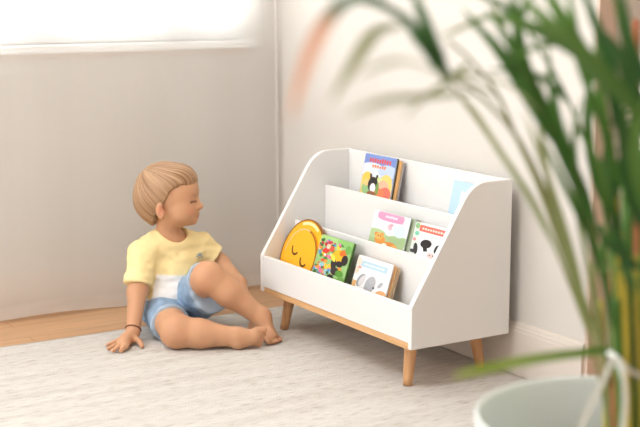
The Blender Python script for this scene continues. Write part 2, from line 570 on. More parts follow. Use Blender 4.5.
# middle tier
art = [(rect(0, .175, 0, .06), (168, 190, 140)), (ell(.03, .058, .05, .022), (178, 200, 150)), (ell(.15, .05, .06, .02), (160, 186, 136)),
       (rect(.0, .175, .155, .172), (226, 234, 234)), (rect(.02, .150, .128, .160, 0, .010), (240, 152, 186)), (ell(.09, .128, .06, .006), (240, 152, 186))]
art += title(.058, .118, .138, .150, 7, (250, 226, 236), 0, 9)
art += [(ell(.09, .098, .010, .014, 30), (236, 180, 190)), (ell(.096, .110, .009, .006), (232, 160, 176)), (ell(.14, .09, .03, .028), (206, 220, 234)),
        (ell(.055, .034, .026, .022), (228, 150, 70)), (ell(.034, .055, .010, .010), (226, 140, 60)), (ell(.060, .058, .009, .009), (226, 140, 60)),
        (ell(.048, .048, .018, .016), (240, 176, 96)), (ell(.105, .018, .035, .016), (220, 140, 66)), (ell(.13, .014, .016, .012), (236, 170, 90)),
        (ell(.043, .05, .003, .003), (60, 40, 30)), (ell(.056, .05, .003, .003), (60, 40, 30)), (ell(.082, .016, .012, .008), (250, 230, 200))]
book('picture_book', .178, .162, .010, .355, .143, .2485, .28, (224, 232, 236), art, (150, 160, 140), (170, 186, 150), lo=.06, label='board book with a pink title band and an orange tiger on the middle tier', group=G)
book('picture_book', .176, .159, .018, .368, .1535, .2485, .28, (176, 186, 164), [], (160, 162, 148), (150, 160, 140),
     'grey-green edged book behind the pink-titled tiger book', G)
art = [(rect(0, .03, 0, .17), (214, 226, 216)), (rect(.022, .15, .118, .148, 0, .006), (232, 110, 96))]
art += title(.034, .140, .128, .139, 9, (250, 218, 208), 0, 13)
art += [(ell(.012, .14, .010, .014), (140, 186, 130)), (ell(.016, .105, .010, .010), (120, 200, 170)), (ell(.010, .075, .008, .008), (236, 150, 150)),
        (ell(.018, .16, .008, .006), (230, 120, 100)), (ell(.085, .045, .050, .044), (250, 249, 247)),
        (ell(.066, .066, .026, .020, 20), (38, 36, 38)), (rect(.056, .074, .030, .062, 20), (38, 36, 38)), (ell(.117, .055, .010, .022, -15), (38, 36, 38)),
        (ell(.024, .034, .010, .026, 10), (56, 54, 56)), (ell(.012, .02, .014, .008), (60, 58, 60)), (ell(.10, .018, .02, .014), (240, 200, 196)),
        (ell(.092, .02, .003, .003), (60, 40, 40)), (ell(.107, .02, .003, .003), (60, 40, 40))]
book('picture_book', .170, .158, .010, .558, .144, .2485, .28, (236, 238, 238), art, (240, 234, 226), None, lo=.065, label='white board book with a red title band and a black-patched cow', group=G)
# bottom tier
rn = random.Random(4)
art = [(rect(0, .175, .0, .21), (150, 192, 124)), (ell(.06, .18, .08, .03), (164, 204, 130)), (ell(.14, .19, .05, .02), (140, 190, 110))]
cols = [(232, 70, 60), (240, 240, 236), (90, 140, 200), (246, 200, 60), (228, 120, 160), (60, 110, 60), (150, 200, 220), (244, 150, 60), (200, 60, 70), (70, 130, 70)]
for k in range(120):
    px, pz = rn.uniform(.005, .15)*rn.uniform(.5, 1), rn.uniform(.0, .18)
    art.append((ell(px, pz, rn.uniform(.004, .012), rn.uniform(.004, .011), rn.uniform(0, 90), 12), cols[k % 10]))
art += [(ell(.045, .135, .020, .012, 20), (226, 60, 54)), (ell(.07, .15, .016, .010, 30), (236, 90, 70)), (ell(.052, .155, .010, .012), (244, 210, 180)),
        (ell(.115, .125, .034, .030, 30), (236, 180, 40)), (ell(.135, .145, .020, .014, 30), (228, 110, 40)), (ell(.100, .085, .014, .030, 10), (48, 44, 50)),
        (ell(.128, .092, .018, .014), (42, 40, 46)), (ell(.150, .115, .016, .024), (46, 40, 44)), (ell(.115, .055, .022, .018), (60, 50, 54)),
        (ell(.14, .05, .02, .016), (90, 150, 60)), (ell(.10, .02, .018, .016), (40, 40, 46)), (ell(.155, .02, .02, .02), (110, 160, 80)),
        (ell(.09, .112, .010, .020, 40), (240, 220, 80)), (ell(.155, .165, .015, .02), (110, 170, 84))]
book('picture_book', .172, .203, .009, .238, .0138, .1315, .33, (128, 176, 100), art, (110, 140, 84), (84, 124, 70), lo=.075, label='busy green picture book with red, yellow and black figures, beside the yellow disc book', group=G)
art = [(rect(0, .17, 0, .17), (228, 230, 232)), (ell(.09, .05, .09, .05), (238, 236, 236)), (rect(.022, .150, .122, .150, 0, .003), (176, 206, 222))]
art += title(.034, .138, .131, .142, 9, (226, 238, 244), 0, 21)
art += [(ell(.012, .14, .012, .02), (244, 214, 196)), (ell(.01, .1, .01, .018), (240, 200, 180)), (ell(.02, .115, .008, .006), (230, 150, 140)),
        (rect(0, .02, 0, .05), (228, 176, 120)), (ell(.15, .0, .035, .04), (230, 172, 120)), (ell(.115, .0, .03, .022), (238, 196, 150)),
        (ell(.040, .058, .017, .034, -20), (150, 152, 158)), (ell(.045, .058, .012, .028, -20), (212, 208, 210)),
        (ell(.087, .048, .024, .044, -12), (172, 173, 178)), (ell(.075, .020, .010, .02, 10), (166, 167, 172)), (ell(.093, .072, .017, .018), (180, 181, 186)),
        (ell(.135, .062, .008, .018, -30), (176, 178, 186)), (ell(.107, .04, .0045, .0055), (40, 40, 46)), (ell(.062, .010, .03, .008), (160, 162, 170))]
book('picture_book', .171, .172, .010, .428, .0305, .1315, .32, (234, 234, 234), art, (240, 226, 204), (224, 172, 120), lo=.07, label='white board book with a pale blue title band and a grey elephant', group=G)
book('picture_book', .168, .165, .012, .436, .0412, .1315, .32, (206, 166, 120), [], (222, 200, 168), (214, 184, 150),
     'brown-edged book tucked behind the elephant board book', G)

# round yellow board book with a sleeping face
yb = empty('face_book', (.1325, .0235, .1315))
yb.rotation_euler = (-math.atan(.345), 0, 0)
tag(yb, 'round yellow board book with a sleeping face at the left end of the bottom tier', 'book', G)
R0 = .1155
YEL, LINE, HILITE, YIN = (246, 180, 40), (140, 84, 26), (250, 226, 170), (248, 186, 46)  # the pale arcs are a highlight painted on the outer band


def disc_mesh(name, R, y0, y1, cz, arts, side):
    mats = [bmtl(YEL), bmtl(side)]
    bm = bmesh.new()
    f0, f1 = prism(bm, ell(0, cz, R, R, n=72), 'y', y0, y1)
    for f in bm.faces:
        if len(f.verts) == 4: f.material_index = 1
    for k, (poly, c) in enumerate(arts):
        m_ = bmtl(c)
        if m_ not in mats: mats.append(m_)
        f = bm.faces.new([bm.verts.new((a, y0-.0002*(k+1), b)) for a, b in poly]); f.material_index = mats.index(m_)
        f.normal_update()
        if f.normal.y > 0: f.normal_flip()
    me = bpy.data.meshes.new(name); bm.to_mesh(me); bm.free()
    return link(name, me, mats, yb)


cz = R0
disc_mesh('back_board', R0, .006, .014, cz, [(arc(0, cz, R0-.013, .009, 58, 112), HILITE), (arc(.0, cz, R0-.012, .006, 20, 40), HILITE), (arc(0, cz, R0-.0022, .0044, -60, 240, 60), LINE)], LINE)
r1 = .0885
tilt = -24


def rot2(x, z):
    c, s = math.cos(math.radians(tilt)), math.sin(math.radians(tilt))
    return x*c-z*s, x*s+z*c


ex = [rot2(-.033, .0), rot2(.033, .0)]
arts = [(arc(0, cz-.004, r1-.0022, .0044, -70, 75, 48), LINE), (arc(0, cz-.004, r1-.0018, .0036, 75, 175, 40), (222, 196, 150))]
for e_ in ex:
    arts.append((arc(e_[0], cz-.004+e_[1]+.010, .0190, .0062, 190+tilt, 350+tilt, 18), (96, 62, 30)))
arts.append((arc(rot2(0, -.03)[0], cz-.004+rot2(0, -.03)[1], .022, .0042, 210+tilt, 330+tilt, 18), (96, 62, 30)))
disc_mesh('face_board', r1, 0, .006, cz-.004, arts, (222, 150, 40))
# ------------------------------------------------------------------ the boy: signed-distance body meshed as one surface
class Field:
    def __init__(s, lo, hi, h):
        s.o = np.array(lo, float); s.h = h
        s.n = np.ceil((np.array(hi)-s.o)/h).astype(int)+1
        s.a = np.full(s.n, .2, np.float32)

    def grid(s, lo, hi):
        i0 = np.clip(np.floor((np.array(lo)-s.o)/s.h).astype(int), 0, s.n-1)
        i1 = np.clip(np.ceil((np.array(hi)-s.o)/s.h).astype(int)+1, 1, s.n)
        sl = tuple(slice(int(a), int(b)) for a, b in zip(i0, i1))
        ax = [(s.o[k]+s.h*np.arange(sl[k].start, sl[k].stop)).astype(np.float32) for k in range(3)]
        return sl, np.meshgrid(*ax, indexing='ij', sparse=True)

    def add(s, prim, k=.01, sub=False):
        fn, lo, hi = prim
        pad = k+3*s.h
        sl, (X, Y, Z) = s.grid(np.array(lo)-pad, np.array(hi)+pad)
        d = fn(X, Y, Z).astype(np.float32)
        a = s.a[sl]
        if sub:
            d = -d
            h_ = np.maximum(k-np.abs(a-d), 0)/k
            s.a[sl] = np.maximum(a, d)+h_*h_*k*.25
        else:
            h_ = np.maximum(k-np.abs(a-d), 0)/k
            s.a[sl] = np.minimum(a, d)-h_*h_*k*.25
        return s

    def keep(s, fn, k=.003):
        """intersect with fn < 0"""
        sl, (X, Y, Z) = s.grid(s.o, s.o+s.n*s.h)
        d = fn(X, Y, Z).astype(np.float32)
        h_ = np.maximum(k-np.abs(s.a-d), 0)/k
        s.a = np.maximum(s.a, d)+h_*h_*k*.25
        return s

    def merge(s, o, k=.004):
        h_ = np.maximum(k-np.abs(s.a-o.a), 0)/k
        s.a = np.minimum(s.a, o.a)-h_*h_*k*.25
        return s

    def mesh(s):
        a = s.a
        a[0] = a[-1] = .1; a[:, 0] = a[:, -1] = .1; a[:, :, 0] = a[:, :, -1] = .1
        ins = a < 0
        nx, ny, nz = [q-1 for q in a.shape]
        cnt = np.zeros((nx, ny, nz), np.int8)
        for i in (0, 1):
            for j in (0, 1):
                for k in (0, 1):
                    cnt += ins[i:i+nx, j:j+ny, k:k+nz]
        act = (cnt > 0) & (cnt < 8)
        c = np.argwhere(act)
        vid = np.full(act.shape, -1, np.int64); vid[act] = np.arange(len(c))
        acc = np.zeros((len(c), 3)); num = np.zeros(len(c))
        corners = [(i, j, k) for i in (0, 1) for j in (0, 1) for k in (0, 1)]
        for p in corners:
            for ax in range(3):
                if p[ax]: continue
                q = list(p); q[ax] = 1
                va = a[c[:, 0]+p[0], c[:, 1]+p[1], c[:, 2]+p[2]]; vb = a[c[:, 0]+q[0], c[:, 1]+q[1], c[:, 2]+q[2]]
                m = (va < 0) != (vb < 0)
                t = va[m]/(va[m]-vb[m])
                pos = np.tile(np.array(p, float), (m.sum(), 1)); pos[:, ax] += t
                acc[m] += pos; num[m] += 1
        v = s.o+s.h*(c+acc/num[:, None])
        F = []
        for ax in range(3):
            b, d = (ax+1) % 3, (ax+2) % 3
            sa = [slice(None)]*3; sb = [slice(None)]*3
            sa[ax] = slice(0, -1); sb[ax] = slice(1, None)
            e = np.argwhere(ins[tuple(sa)] != ins[tuple(sb)])
            e = e[(e[:, b] > 0) & (e[:, d] > 0)]
            flip = ins[e[:, 0], e[:, 1], e[:, 2]]
            def cell(db, dd):
                q = e.copy(); q[:, b] -= db; q[:, d] -= dd
                return vid[q[:, 0], q[:, 1], q[:, 2]]
            quad = np.stack([cell(1, 1), cell(0, 1), cell(0, 0), cell(1, 0)], 1)
            quad[~flip] = quad[~flip][:, ::-1]
            F.append(quad)
        return v, np.concatenate(F)


def capsule(a, b, ra, rb):
    a = np.array(a, float); b = np.array(b, float); ab = b-a; L2 = max(ab@ab, 1e-12)
    def fn(X, Y, Z):
        t = np.clip(((X-a[0])*ab[0]+(Y-a[1])*ab[1]+(Z-a[2])*ab[2])/L2, 0, 1)
        return np.sqrt((X-a[0]-t*ab[0])**2+(Y-a[1]-t*ab[1])**2+(Z-a[2]-t*ab[2])**2)-(ra+(rb-ra)*t)
    r = max(ra, rb)
    return fn, np.minimum(a, b)-r, np.maximum(a, b)+r


def ellipsoid(c, r, B=None):
    c = np.array(c, float); r = np.array(r, float); B = np.eye(3) if B is None else np.array(B)   # rows of B: local axes
    def fn(X, Y, Z):
        q = [(X-c[0])*B[i][0]+(Y-c[1])*B[i][1]+(Z-c[2])*B[i][2] for i in range(3)]
        k0 = np.sqrt(sum((q[i]/r[i])**2 for i in range(3)))
        k1 = np.sqrt(sum((q[i]/r[i]**2)**2 for i in range(3)))
        return np.where(k1 < 1e-6, -r.min(), k0*(k0-1)/np.maximum(k1, 1e-6))
    return fn, c-r.max(), c+r.max()


def torus(c, R, r, B, sx=1.):
    """ring round local axis B[2]"""
    c = np.array(c, float)
    def fn(X, Y, Z):
        q = [(X-c[0])*B[i][0]+(Y-c[1])*B[i][1]+(Z-c[2])*B[i][2] for i in range(3)]
        return np.sqrt((np.sqrt((q[0]/sx)**2+q[1]**2)-R)**2+q[2]**2)-r
    return fn, c-R*max(sx, 1)-r, c+R*max(sx, 1)+r


def shell(prim, t):
    fn, lo, hi = prim
    return (lambda X, Y, Z: fn(X, Y, Z)-t), np.array(lo)-t, np.array(hi)+t


def half(p, n):
    """negative on the side the normal points away from"""
    p = np.array(p, float); n = np.array(n, float)/np.linalg.norm(n)
    return lambda X, Y, Z: (X-p[0])*n[0]+(Y-p[1])*n[1]+(Z-p[2])*n[2]


def smooth_verts(v, F, it=2, lam=.5):
    n = len(v)
    for _ in range(it):
        acc = np.zeros_like(v); num = np.zeros(n)
        for k in range(4):
            i, j = F[:, k], F[:, (k+1) % 4]
            np.add.at(acc, i, v[j]); np.add.at(num, i, 1)
            np.add.at(acc, j, v[i]); np.add.at(num, j, 1)
        v = v+lam*(acc/num[:, None]-v)
    return v


def build(name, v, F, m, parent=None, col=None):
    me = bpy.data.meshes.new(name)
    me.vertices.add(len(v)); me.vertices.foreach_set('co', np.asarray(v, np.float32).ravel())
    me.loops.add(4*len(F)); me.loops.foreach_set('vertex_index', F.astype(np.int32).ravel())
    me.polygons.add(len(F)); me.polygons.foreach_set('loop_start', np.arange(0, 4*len(F), 4, dtype=np.int32))
    me.update(calc_edges=True); me.validate()
    if col is not None:
        for nm, arr in col.items():
            if arr.ndim == 1:
                at_ = me.attributes.new(nm, 'FLOAT', 'POINT'); at_.data.foreach_set('value', arr.astype(np.float32))
            else:
                at_ = me.attributes.new(nm, 'FLOAT_COLOR', 'POINT')
                at_.data.foreach_set('color', np.concatenate([arr, np.ones((len(arr), 1))], 1).astype(np.float32).ravel())
    return link(name, me, m, parent, True)


def fbm(v, s, seed=0, oct_=2):
    out = np.zeros(len(v))
    for i, p in enumerate(v):
        out[i] = mnoise.fractal(V((p[0]*s[0]+seed, p[1]*s[1], p[2]*s[2])), .6, 2.0, oct_)
    return out


nrm_ = lambda a: np.array(a, float)/np.linalg.norm(a)
RR = np.array([.5254, .8508, 0]); TT = np.array([.8508, -.5254, 0]); ZZ = np.array([0, 0, 1.])    # to the boy's right-hand wall / to the viewer / up

# --- skeleton (torso turned about 35 degrees past the viewer towards the bookcase)
tf = nrm_(TT*math.cos(math.radians(38))+RR*math.sin(math.radians(38)))       # chest faces this way
tl = np.cross(ZZ, tf)                                                         # towards the boy's left
pelvis = at(171, 300, 4.12)
chest = at(173, 262, 4.11)
neck0 = at(169, 239, 4.10); neck1 = at(168, 220, 4.07)
r_sh, l_sh = at(143, 254, 4.035), at(201, 247, 4.15)
r_el, r_wr = at(137.5, 292, 4.00), at_z(133, 332, .030)
l_el, l_wr = at(221, 264, 4.17), at(240, 283, 4.09)
r_hip, l_hip = at(159, 305, 4.10), at(188, 300, 4.13)
r_kn, r_an = at_z(177, 331.5, .050), at_z(237, 337, .034)
l_kn, l_an = at(208, 277, 3.94), at_z(261.5, 317.5, .066)

# head frame
hy = math.radians(7); hp = math.radians(-3)
hf = nrm_((RR*math.cos(hy)+TT*math.sin(hy))*math.cos(hp)-ZZ*math.sin(hp))
hl = nrm_(np.cross(ZZ, hf)); hu = np.cross(hf, hl)
# slight tilt of the crown away from the viewer
rl = math.radians(4); hl, hu = hl*math.cos(rl)-hu*math.sin(rl), hu*math.cos(rl)+hl*math.sin(rl)
hc = at(168.5, 195.5, 4.06)
HB = np.array([hf, hl, hu])
hd = lambda x, y, z: hc+x*hf+y*hl+z*hu
S_ = .97
def hE(c, r, B=None): return ellipsoid(hd(*c), r, HB)
def hC(a, b, ra, rb): return capsule(hd(*a), hd(*b), ra, rb)


LO = np.array([-.36, -.56, -.03]); HI = np.array([.34, .09, .56])
HS = .0024
body = Field(LO, HI, HS)
TB = np.array([tf, tl, ZZ])
up_t = nrm_(chest-pelvis); tb2 = np.cross(up_t, tl)
TB = np.array([nrm_(np.cross(tl, up_t)), tl, up_t])
torso_prims = [(ellipsoid(pelvis, (.066, .082, .065), TB), .03), (ellipsoid(pelvis+.07*up_t+.010*tf, (.064, .078, .065), TB), .04),
               (ellipsoid(chest, (.058, .078, .075), TB), .04), (ellipsoid(chest+.045*up_t-.006*tf, (.042, .085, .038), TB), .03)]
arm_r = [(capsule(r_sh, r_el, .034, .0295), .02), (capsule(r_el, r_wr, .0295, .020), .015)]
arm_l = [(capsule(l_sh, l_el, .033, .0285), .02), (capsule(l_el, l_wr, .0275, .020), .015)]
leg_r = [(capsule(r_hip-.008*ZZ, r_kn, .054, .046), .02), (capsule(r_kn, r_kn*.62+r_an*.38, .045, .041), .02), (capsule(r_kn*.62+r_an*.38, r_an, .041, .0265), .02),
         (ellipsoid(r_kn+.004*ZZ, (.046, .046, .045)), .015)]
leg_l = [(capsule(l_hip-.010*ZZ, l_kn, .056, .046), .02), (capsule(l_kn, l_kn*.62+l_an*.38+.006*TT, .043, .041), .02), (capsule(l_kn*.62+l_an*.38, l_an, .040, .0265), .02)]

for p_, k in torso_prims: body.add(p_, k)
body.add(capsule(neck0-.02*ZZ, neck1, .040, .036), .025)
body.add(capsule(r_sh, neck0-.012*ZZ, .034, .034), .03); body.add(capsule(l_sh, neck0-.012*ZZ, .034, .034), .03)

# head
head = Field(LO, HI, HS)
head.add(hE((-.006, 0, .012), (.088, .071, .079)), .01)
head.add(hE((.040, 0, -.030), (.048, .055, .060)), .03)
head.add(hE((.028, 0, -.060), (.047, .050, .033)), .025)
head.add(hE((.047, .031, -.050), (.031, .028, .029)), .02); head.add(hE((.047, -.031, -.050), (.031, .028, .029)), .02)
head.add(hE((.071, 0, -.080), (.0150, .019, .0125)), .016)
head.add(hE((.052, 0, .022), (.036, .052, .040)), .03)
for s in (1, -1):
    head.add(hE((.0965, s*.027, -.014), (.015, .015, .010)), .012, sub=True)          # eye sockets
    head.add(hE((.071, s*.027, -.016), (.0135, .0145, .0120)), .004)                  # lids over the eyeballs
head.add(hC((.083, 0, -.013), (.0970, 0, -.035), .0065, .0085), .012)                   # nose
head.add(hE((.0980, 0, -.0370), (.0085, .0088, .0078)), .006)
for s in (1, -1): head.add(hE((.0895, s*.0085, -.039), (.007, .0055, .0055)), .005)
head.add(hE((.078, 0, -.058), (.014, .020, .016)), .012)                              # muzzle
head.add(hC((.0870, .006, -.0610), (.0870, -.006, -.0610), .0042, .0042), .004)
head.add(hC((.083, .0145, -.0588), (.0870, .006, -.0612), .0028, .0042), .004); head.add(hC((.083, -.0145, -.0588), (.0870, -.006, -.0612), .0028, .0042), .004)
head.add(hC((.0855, .007, -.0685), (.0855, -.007, -.0685), .0045, .0045), .004)
head.add(hC((.0895, .013, -.0648), (.0895, -.013, -.0648), .0018, .0018), .003, sub=True)
for s in (1, -1):                                                                       # ears
    EB = np.array([nrm_(hf*.85+hl*s*.45), nrm_(hl*s*.85-hf*.45), hu])
    EZ = -.012; EX = .005
    head.add(ellipsoid(hd(EX-.016, s*.072, EZ-.026), (.0165, .0080, .0250), EB), .006)
    head.add(ellipsoid(hd(EX-.020, s*.0740, EZ-.027), (.0050, .0055, .0220), EB), .004)
    head.add(ellipsoid(hd(EX-.006, s*.081, EZ-.023), (.0085, .0085, .014), EB), .005, sub=True)
    head.add(ellipsoid(hd(EX-.005, s*.0735, EZ-.031), (.0045, .006, .007), EB), .003)
    head.add(ellipsoid(hd(EX-.012, s*.071, EZ-.047), (.007, .006, .007), EB), .004)
body.merge(head, .016)


# hands: palm plus five fingers, each a bent three-joint chain
def finger(F, pts, r0, r1, k=.004):
    n = len(pts)-1
    for i in range(n):
        ra = r0+(r1-r0)*i/n; rb = r0+(r1-r0)*(i+1)/n
        F.add(capsule(pts[i], pts[i+1], ra, rb), .0018 if i else k)


armR = Field(LO, HI, HS)
for p_, k in arm_r: armR.add(p_, k)
palm = at_z(126.5, 339.5, .016)
armR.add(capsule(r_wr, palm+.004*ZZ, .0185, .0165), .012)
kn_ = [at_z(118.5, 341, .014), at_z(119.5, 343.5, .0145), at_z(122.0, 345.0, .0145), at_z(125.5, 345.8, .014)]
for q in kn_: armR.add(capsule(palm, q, .0145, .0095), .010)
tips = [(107.2, 345.0), (108.6, 348.6), (112.6, 350.6), (120.6, 350.9)]
rads = [.0060, .0066, .0070, .0068]
for q, (tx, ty), r in zip(kn_, tips, rads):
    tip = at_z(tx, ty, r)
    m1 = q*.58+tip*.42; m1[2] = .0125
    m2 = q*.28+tip*.72; m2[2] = .0085
    finger(armR, [q, m1, m2, tip], r*1.18, r*.86)
th0, th1, th2 = at_z(133.5, 338.5, .016), at_z(139.5, 341.5, .012), at_z(142.0, 346.0, .0072)
armR.add(capsule(r_wr*.5+palm*.5, th0, .015, .0115), .010)
finger(armR, [th0, th1, th2], .0098, .0066, .006)
body.merge(armR, .012)

armL = Field(LO, HI, HS)
for p_, k in arm_l: armL.add(p_, k)
lp = at(244.5, 296, 4.05)                                    # palm laid against the back of the lower shin
armL.add(capsule(l_wr, lp, .0185, .0165), .012)
dirf = nrm_(at(247, 308, 4.03)-lp); side = nrm_(np.cross(dirf, TT))
for i, off in enumerate((-.016, -.0055, .005, .0145)):
    q = lp+dirf*.018+side*off
    a1 = q+dirf*.014+TT*.002; a2 = a1+dirf*.010+TT*.006; a3 = a2+dirf*.007+TT*.009
    ln = (.9, 1., 1.05, .95)[i]
    armL.add(capsule(lp, q, .014, .009), .009)
    finger(armL, [q, q+(a1-q)*ln, q+(a2-q)*ln, q+(a3-q)*ln], .0070, .0056)
finger(armL, [lp-side*.008, lp-side*.016+dirf*.012, lp-side*.014+dirf*.026], .0095, .0064, .006)
body.merge(armL, .012)

# legs and feet
legR = Field(LO, HI, HS)
for p_, k in leg_r: legR.add(p_, k)
heel = at_z(238.5, 340.5, .024); ball = at_z(254.5, 337.0, .033)
legR.add(capsule(r_an, heel, .026, .0225), .014)
legR.add(capsule(heel, ball, .0225, .0195), .016)
legR.add(capsule(r_an, ball, .024, .018), .016)
tdir = nrm_(at_z(263, 337.5, .03)-ball); tup = nrm_(ZZ-tdir*(ZZ@tdir)); 
tout = nrm_(np.cross(tdir, tup))
for i in range(5):                                          # the foot lies on its outer edge: big toe on top
    w_ = (.0215, .0080, -.004, -.0140, -.0215)[i]
    q = ball+tup*w_*1.0+tdir*.006
    tp = q+tdir*(.020, .0195, .0175, .015, .012)[i]+tup*(.002, 0, -.001, -.002, -.002)[i]
    r = (.0098, .0072, .0068, .0064, .0062)[i]
    tp[2] = max(tp[2], r); q[2] = max(q[2], r+.004)
    legR.add(capsule(ball-tdir*.010, q-tdir*.003, .0155, r), .006)
    finger(legR, [q, tp], r*.92, r, .0018)
body.merge(legR, .006)

legL = Field(LO, HI, HS)
for p_, k in leg_l: legL.add(p_, k)
heelL = at_z(256.5, 327, .024); ballL = at_z(271.0, 336.0, .0185)
legL.add(capsule(l_an, heelL, .0265, .0230), .014)
legL.add(capsule(heelL, ballL, .0235, .0165), .016)
legL.add(capsule(l_an+.004*ZZ, ballL, .0255, .0165), .016)
fd = nrm_((ballL-heelL)*np.array([1, 1, 0])); fs = np.array([fd[1], -fd[0], 0])          # fs: to the right of the foot direction
for i in range(5):
    w_ = (.0215, .0075, -.0045, -.0155, -.0255)[i]             # boy's left foot: big toe on his right
    L_ = (.0200, .0215, .0190, .0155, .012)[i]
    r = (.0092, .0072, .0068, .0064, .0060)[i]
    q = ballL+fs*w_+fd*(.006, .006, .004, .001, -.003)[i]; q[2] = r+.004
    tp = q+fd*L_+fs*(.0, 0, 0, -.001, -.002)[i]; tp[2] = r+.0003
    legL.add(capsule(ballL-fd*.010, q-fd*.003, .0150, r), .006)
    finger(legL, [q, tp], r*.92, r, .0018)
body.merge(legL, .006)

v, F = body.mesh()
v = smooth_verts(v, F, 1, .25)
v[:, 2] = np.maximum(v[:, 2], .0006)

# natural colouring of skin, lips, lashes and nails, plus shade painted into ears, nostrils and mouth line
skin = np.array(lin((206, 157, 122)))
colr = np.tile(skin, (len(v), 1))
n1_ = fbm(v, (22, 22, 22), 3)
colr *= (1+.05*n1_)[:, None]


def blend(mask, c):
    global colr
    mask = np.clip(mask, 0, 1)[:, None]
    colr = colr*(1-mask)+np.array(lin(c))*mask


loc = (v-hc)@HB.T


def blob(c, r, soft=1.):
    q = np.sqrt((((loc-np.array(c))/np.array(r))**2).sum(1))
    return np.clip((1-q)/(.35*soft), 0, 1)


for s in (1, -1):
    blend(.40*blob((.066, s*.036, -.048), (.028, .022, .020), 2), (226, 140, 116))       # cheeks
    blend(.30*blob((.088, s*.029, -.0005), (.016, .018, .0042), 1.5), (186, 138, 96))       # brows
    # lowered lids: a dark lash line
    ang = np.abs(loc[:, 1]-s*.027)
    lash = np.exp(-((loc[:, 2]+.0190+.08*ang)/.0030)**2)*(ang < .0155)*(loc[:, 0] > .060)
    blend(.92*lash, (66, 44, 34))
    blend(.35*blob((-.007, s*.078, -.040), (.016, .012, .024), 2), (222, 134, 108)); blend(.5*blob((.000, s*.076, -.037), (.007, .012, .012), 2), (150, 86, 62))  # ear redness, then the shade of its hollow painted in
blend(.75*blob((.089, 0, -.0610), (.012, .013, .0045), 1), (206, 130, 110))
blend(.75*blob((.087, 0, -.0690), (.012, .012, .0048), 1), (208, 132, 112))
blend(.85*blob((.092, 0, -.0647), (.010, .0145, .0014), 1.4), (140, 70, 62))  # shade between the lips, put into the colour
for s in (1, -1): blend(.6*blob((.0935, s*.006, -.0435), (.005, .003, .0025), 1), (150, 86, 70))  # nostril shade, put into the colour
for q, r in ((r_kn, .05), (l_kn, .05), (r_el, .03)):
    dd = np.linalg.norm(v-q, axis=1); blend(.18*np.clip(1.3-dd/r, 0, 1), (222, 136, 108))


def vc_mat(name, rough, spec=.3, sss=0., attr='tint'):
    m = mat(name, (200, 200, 200), rough, spec)
    nt, N, L, b = nodes(m)
    a_ = N.new('ShaderNodeAttribute'); a_.attribute_name = attr
    L.new(a_.outputs['Color'], b.inputs['Base Color'])
    if sss:
        b.inputs['Subsurface Weight'].default_value = sss; b.inputs['Subsurface Radius'].default_value = (.012, .005, .003); b.inputs['Subsurface Scale'].default_value = .6
    return m


boy = build('person', v, F, vc_mat('skin', .5, .3, .25), None, {'tint': colr})
tag(boy, 'barefoot toddler in a yellow and white T-shirt and denim shorts sitting on the rug', 'person')

# hair: a soft bowl cut falling from the crown
HH = .0017
h0 = hc-.135; h1 = hc+.135
hair = Field(h0, h1, HH)
hair.add(hE((-.009, 0, .022), (.0935, .0800, .0825)), .01)
hair.add(hE((-.045, 0, -.016), (.062, .070, .060)), .03)
hair.add(hE((-.036, 0, -.045), (.047, .052, .046)), .02)
hair.add(hE((.045, 0, .050), (.044, .058, .038)), .03)
# the hairline: fringe above the brow, slanting over the temple, round the ear to the nape


def hair_keep(X, Y, Z):
    x = (X-hc[0])*hf[0]+(Y-hc[1])*hf[1]+(Z-hc[2])*hf[2]
    y = np.abs((X-hc[0])*hl[0]+(Y-hc[1])*hl[1]+(Z-hc[2])*hl[2])
    z = (X-hc[0])*hu[0]+(Y-hc[1])*hu[1]+(Z-hc[2])*hu[2]
    xs = np.array([-.14, -.075, -.050, -.036, -.026, -.012, .004, .024, .048, .062, .08, .12])
    zs = np.array([-.088, -.088, -.086, -.070, -.050, -.032, -.018, .020, .031, .0345, .0345, .0345])
    lim = np.interp(x, xs, zs)+.006*np.sin(y*120)*.3
    return (lim-z)*.8


hair.keep(hair_keep, .006)
# strands run outwards from the crown: shallow grooves
sl, (X, Y, Z) = hair.grid(h0, h1)
hv, hF = hair.mesh()
crown = np.array([-.062, -.012, .070])


def strand_noise(L3):
    d = L3-crown
    ax = nrm_(np.array([-.45, -.05, .85]))
    e1 = nrm_(np.cross(ax, [0, 1, 0])); e2 = np.cross(ax, e1)
    t = np.arctan2(d@e1, d@e2)+.55*np.linalg.norm(d, axis=1)*6
    rad = np.linalg.norm(d, axis=1)
    a_ = np.array([mnoise.noise(V((math.cos(q)*9, math.sin(q)*9, r_*8))) for q, r_ in zip(t, rad)])
    b_ = np.array([mnoise.noise(V((math.cos(q)*32, math.sin(q)*32, r_*9+5))) for q, r_ in zip(t, rad)])
    c_ = np.array([mnoise.noise(V((math.cos(q)*75, math.sin(q)*75, r_*12+9))) for q, r_ in zip(t, rad)])
    return a_, b_, c_, rad


hv = smooth_verts(hv, hF, 1, .4)
L3 = (hv-hc)@HB.T
a_, b_, c_, rad = strand_noise(L3)
cen = np.array([-.009, 0, .01])
nn = (L3-cen); nn /= np.linalg.norm(nn, axis=1)[:, None]
amp = np.clip(rad/.03, .2, 1)
L3 = L3+nn*((.0022*a_+.0015*b_+.0010*c_)*amp)[:, None]
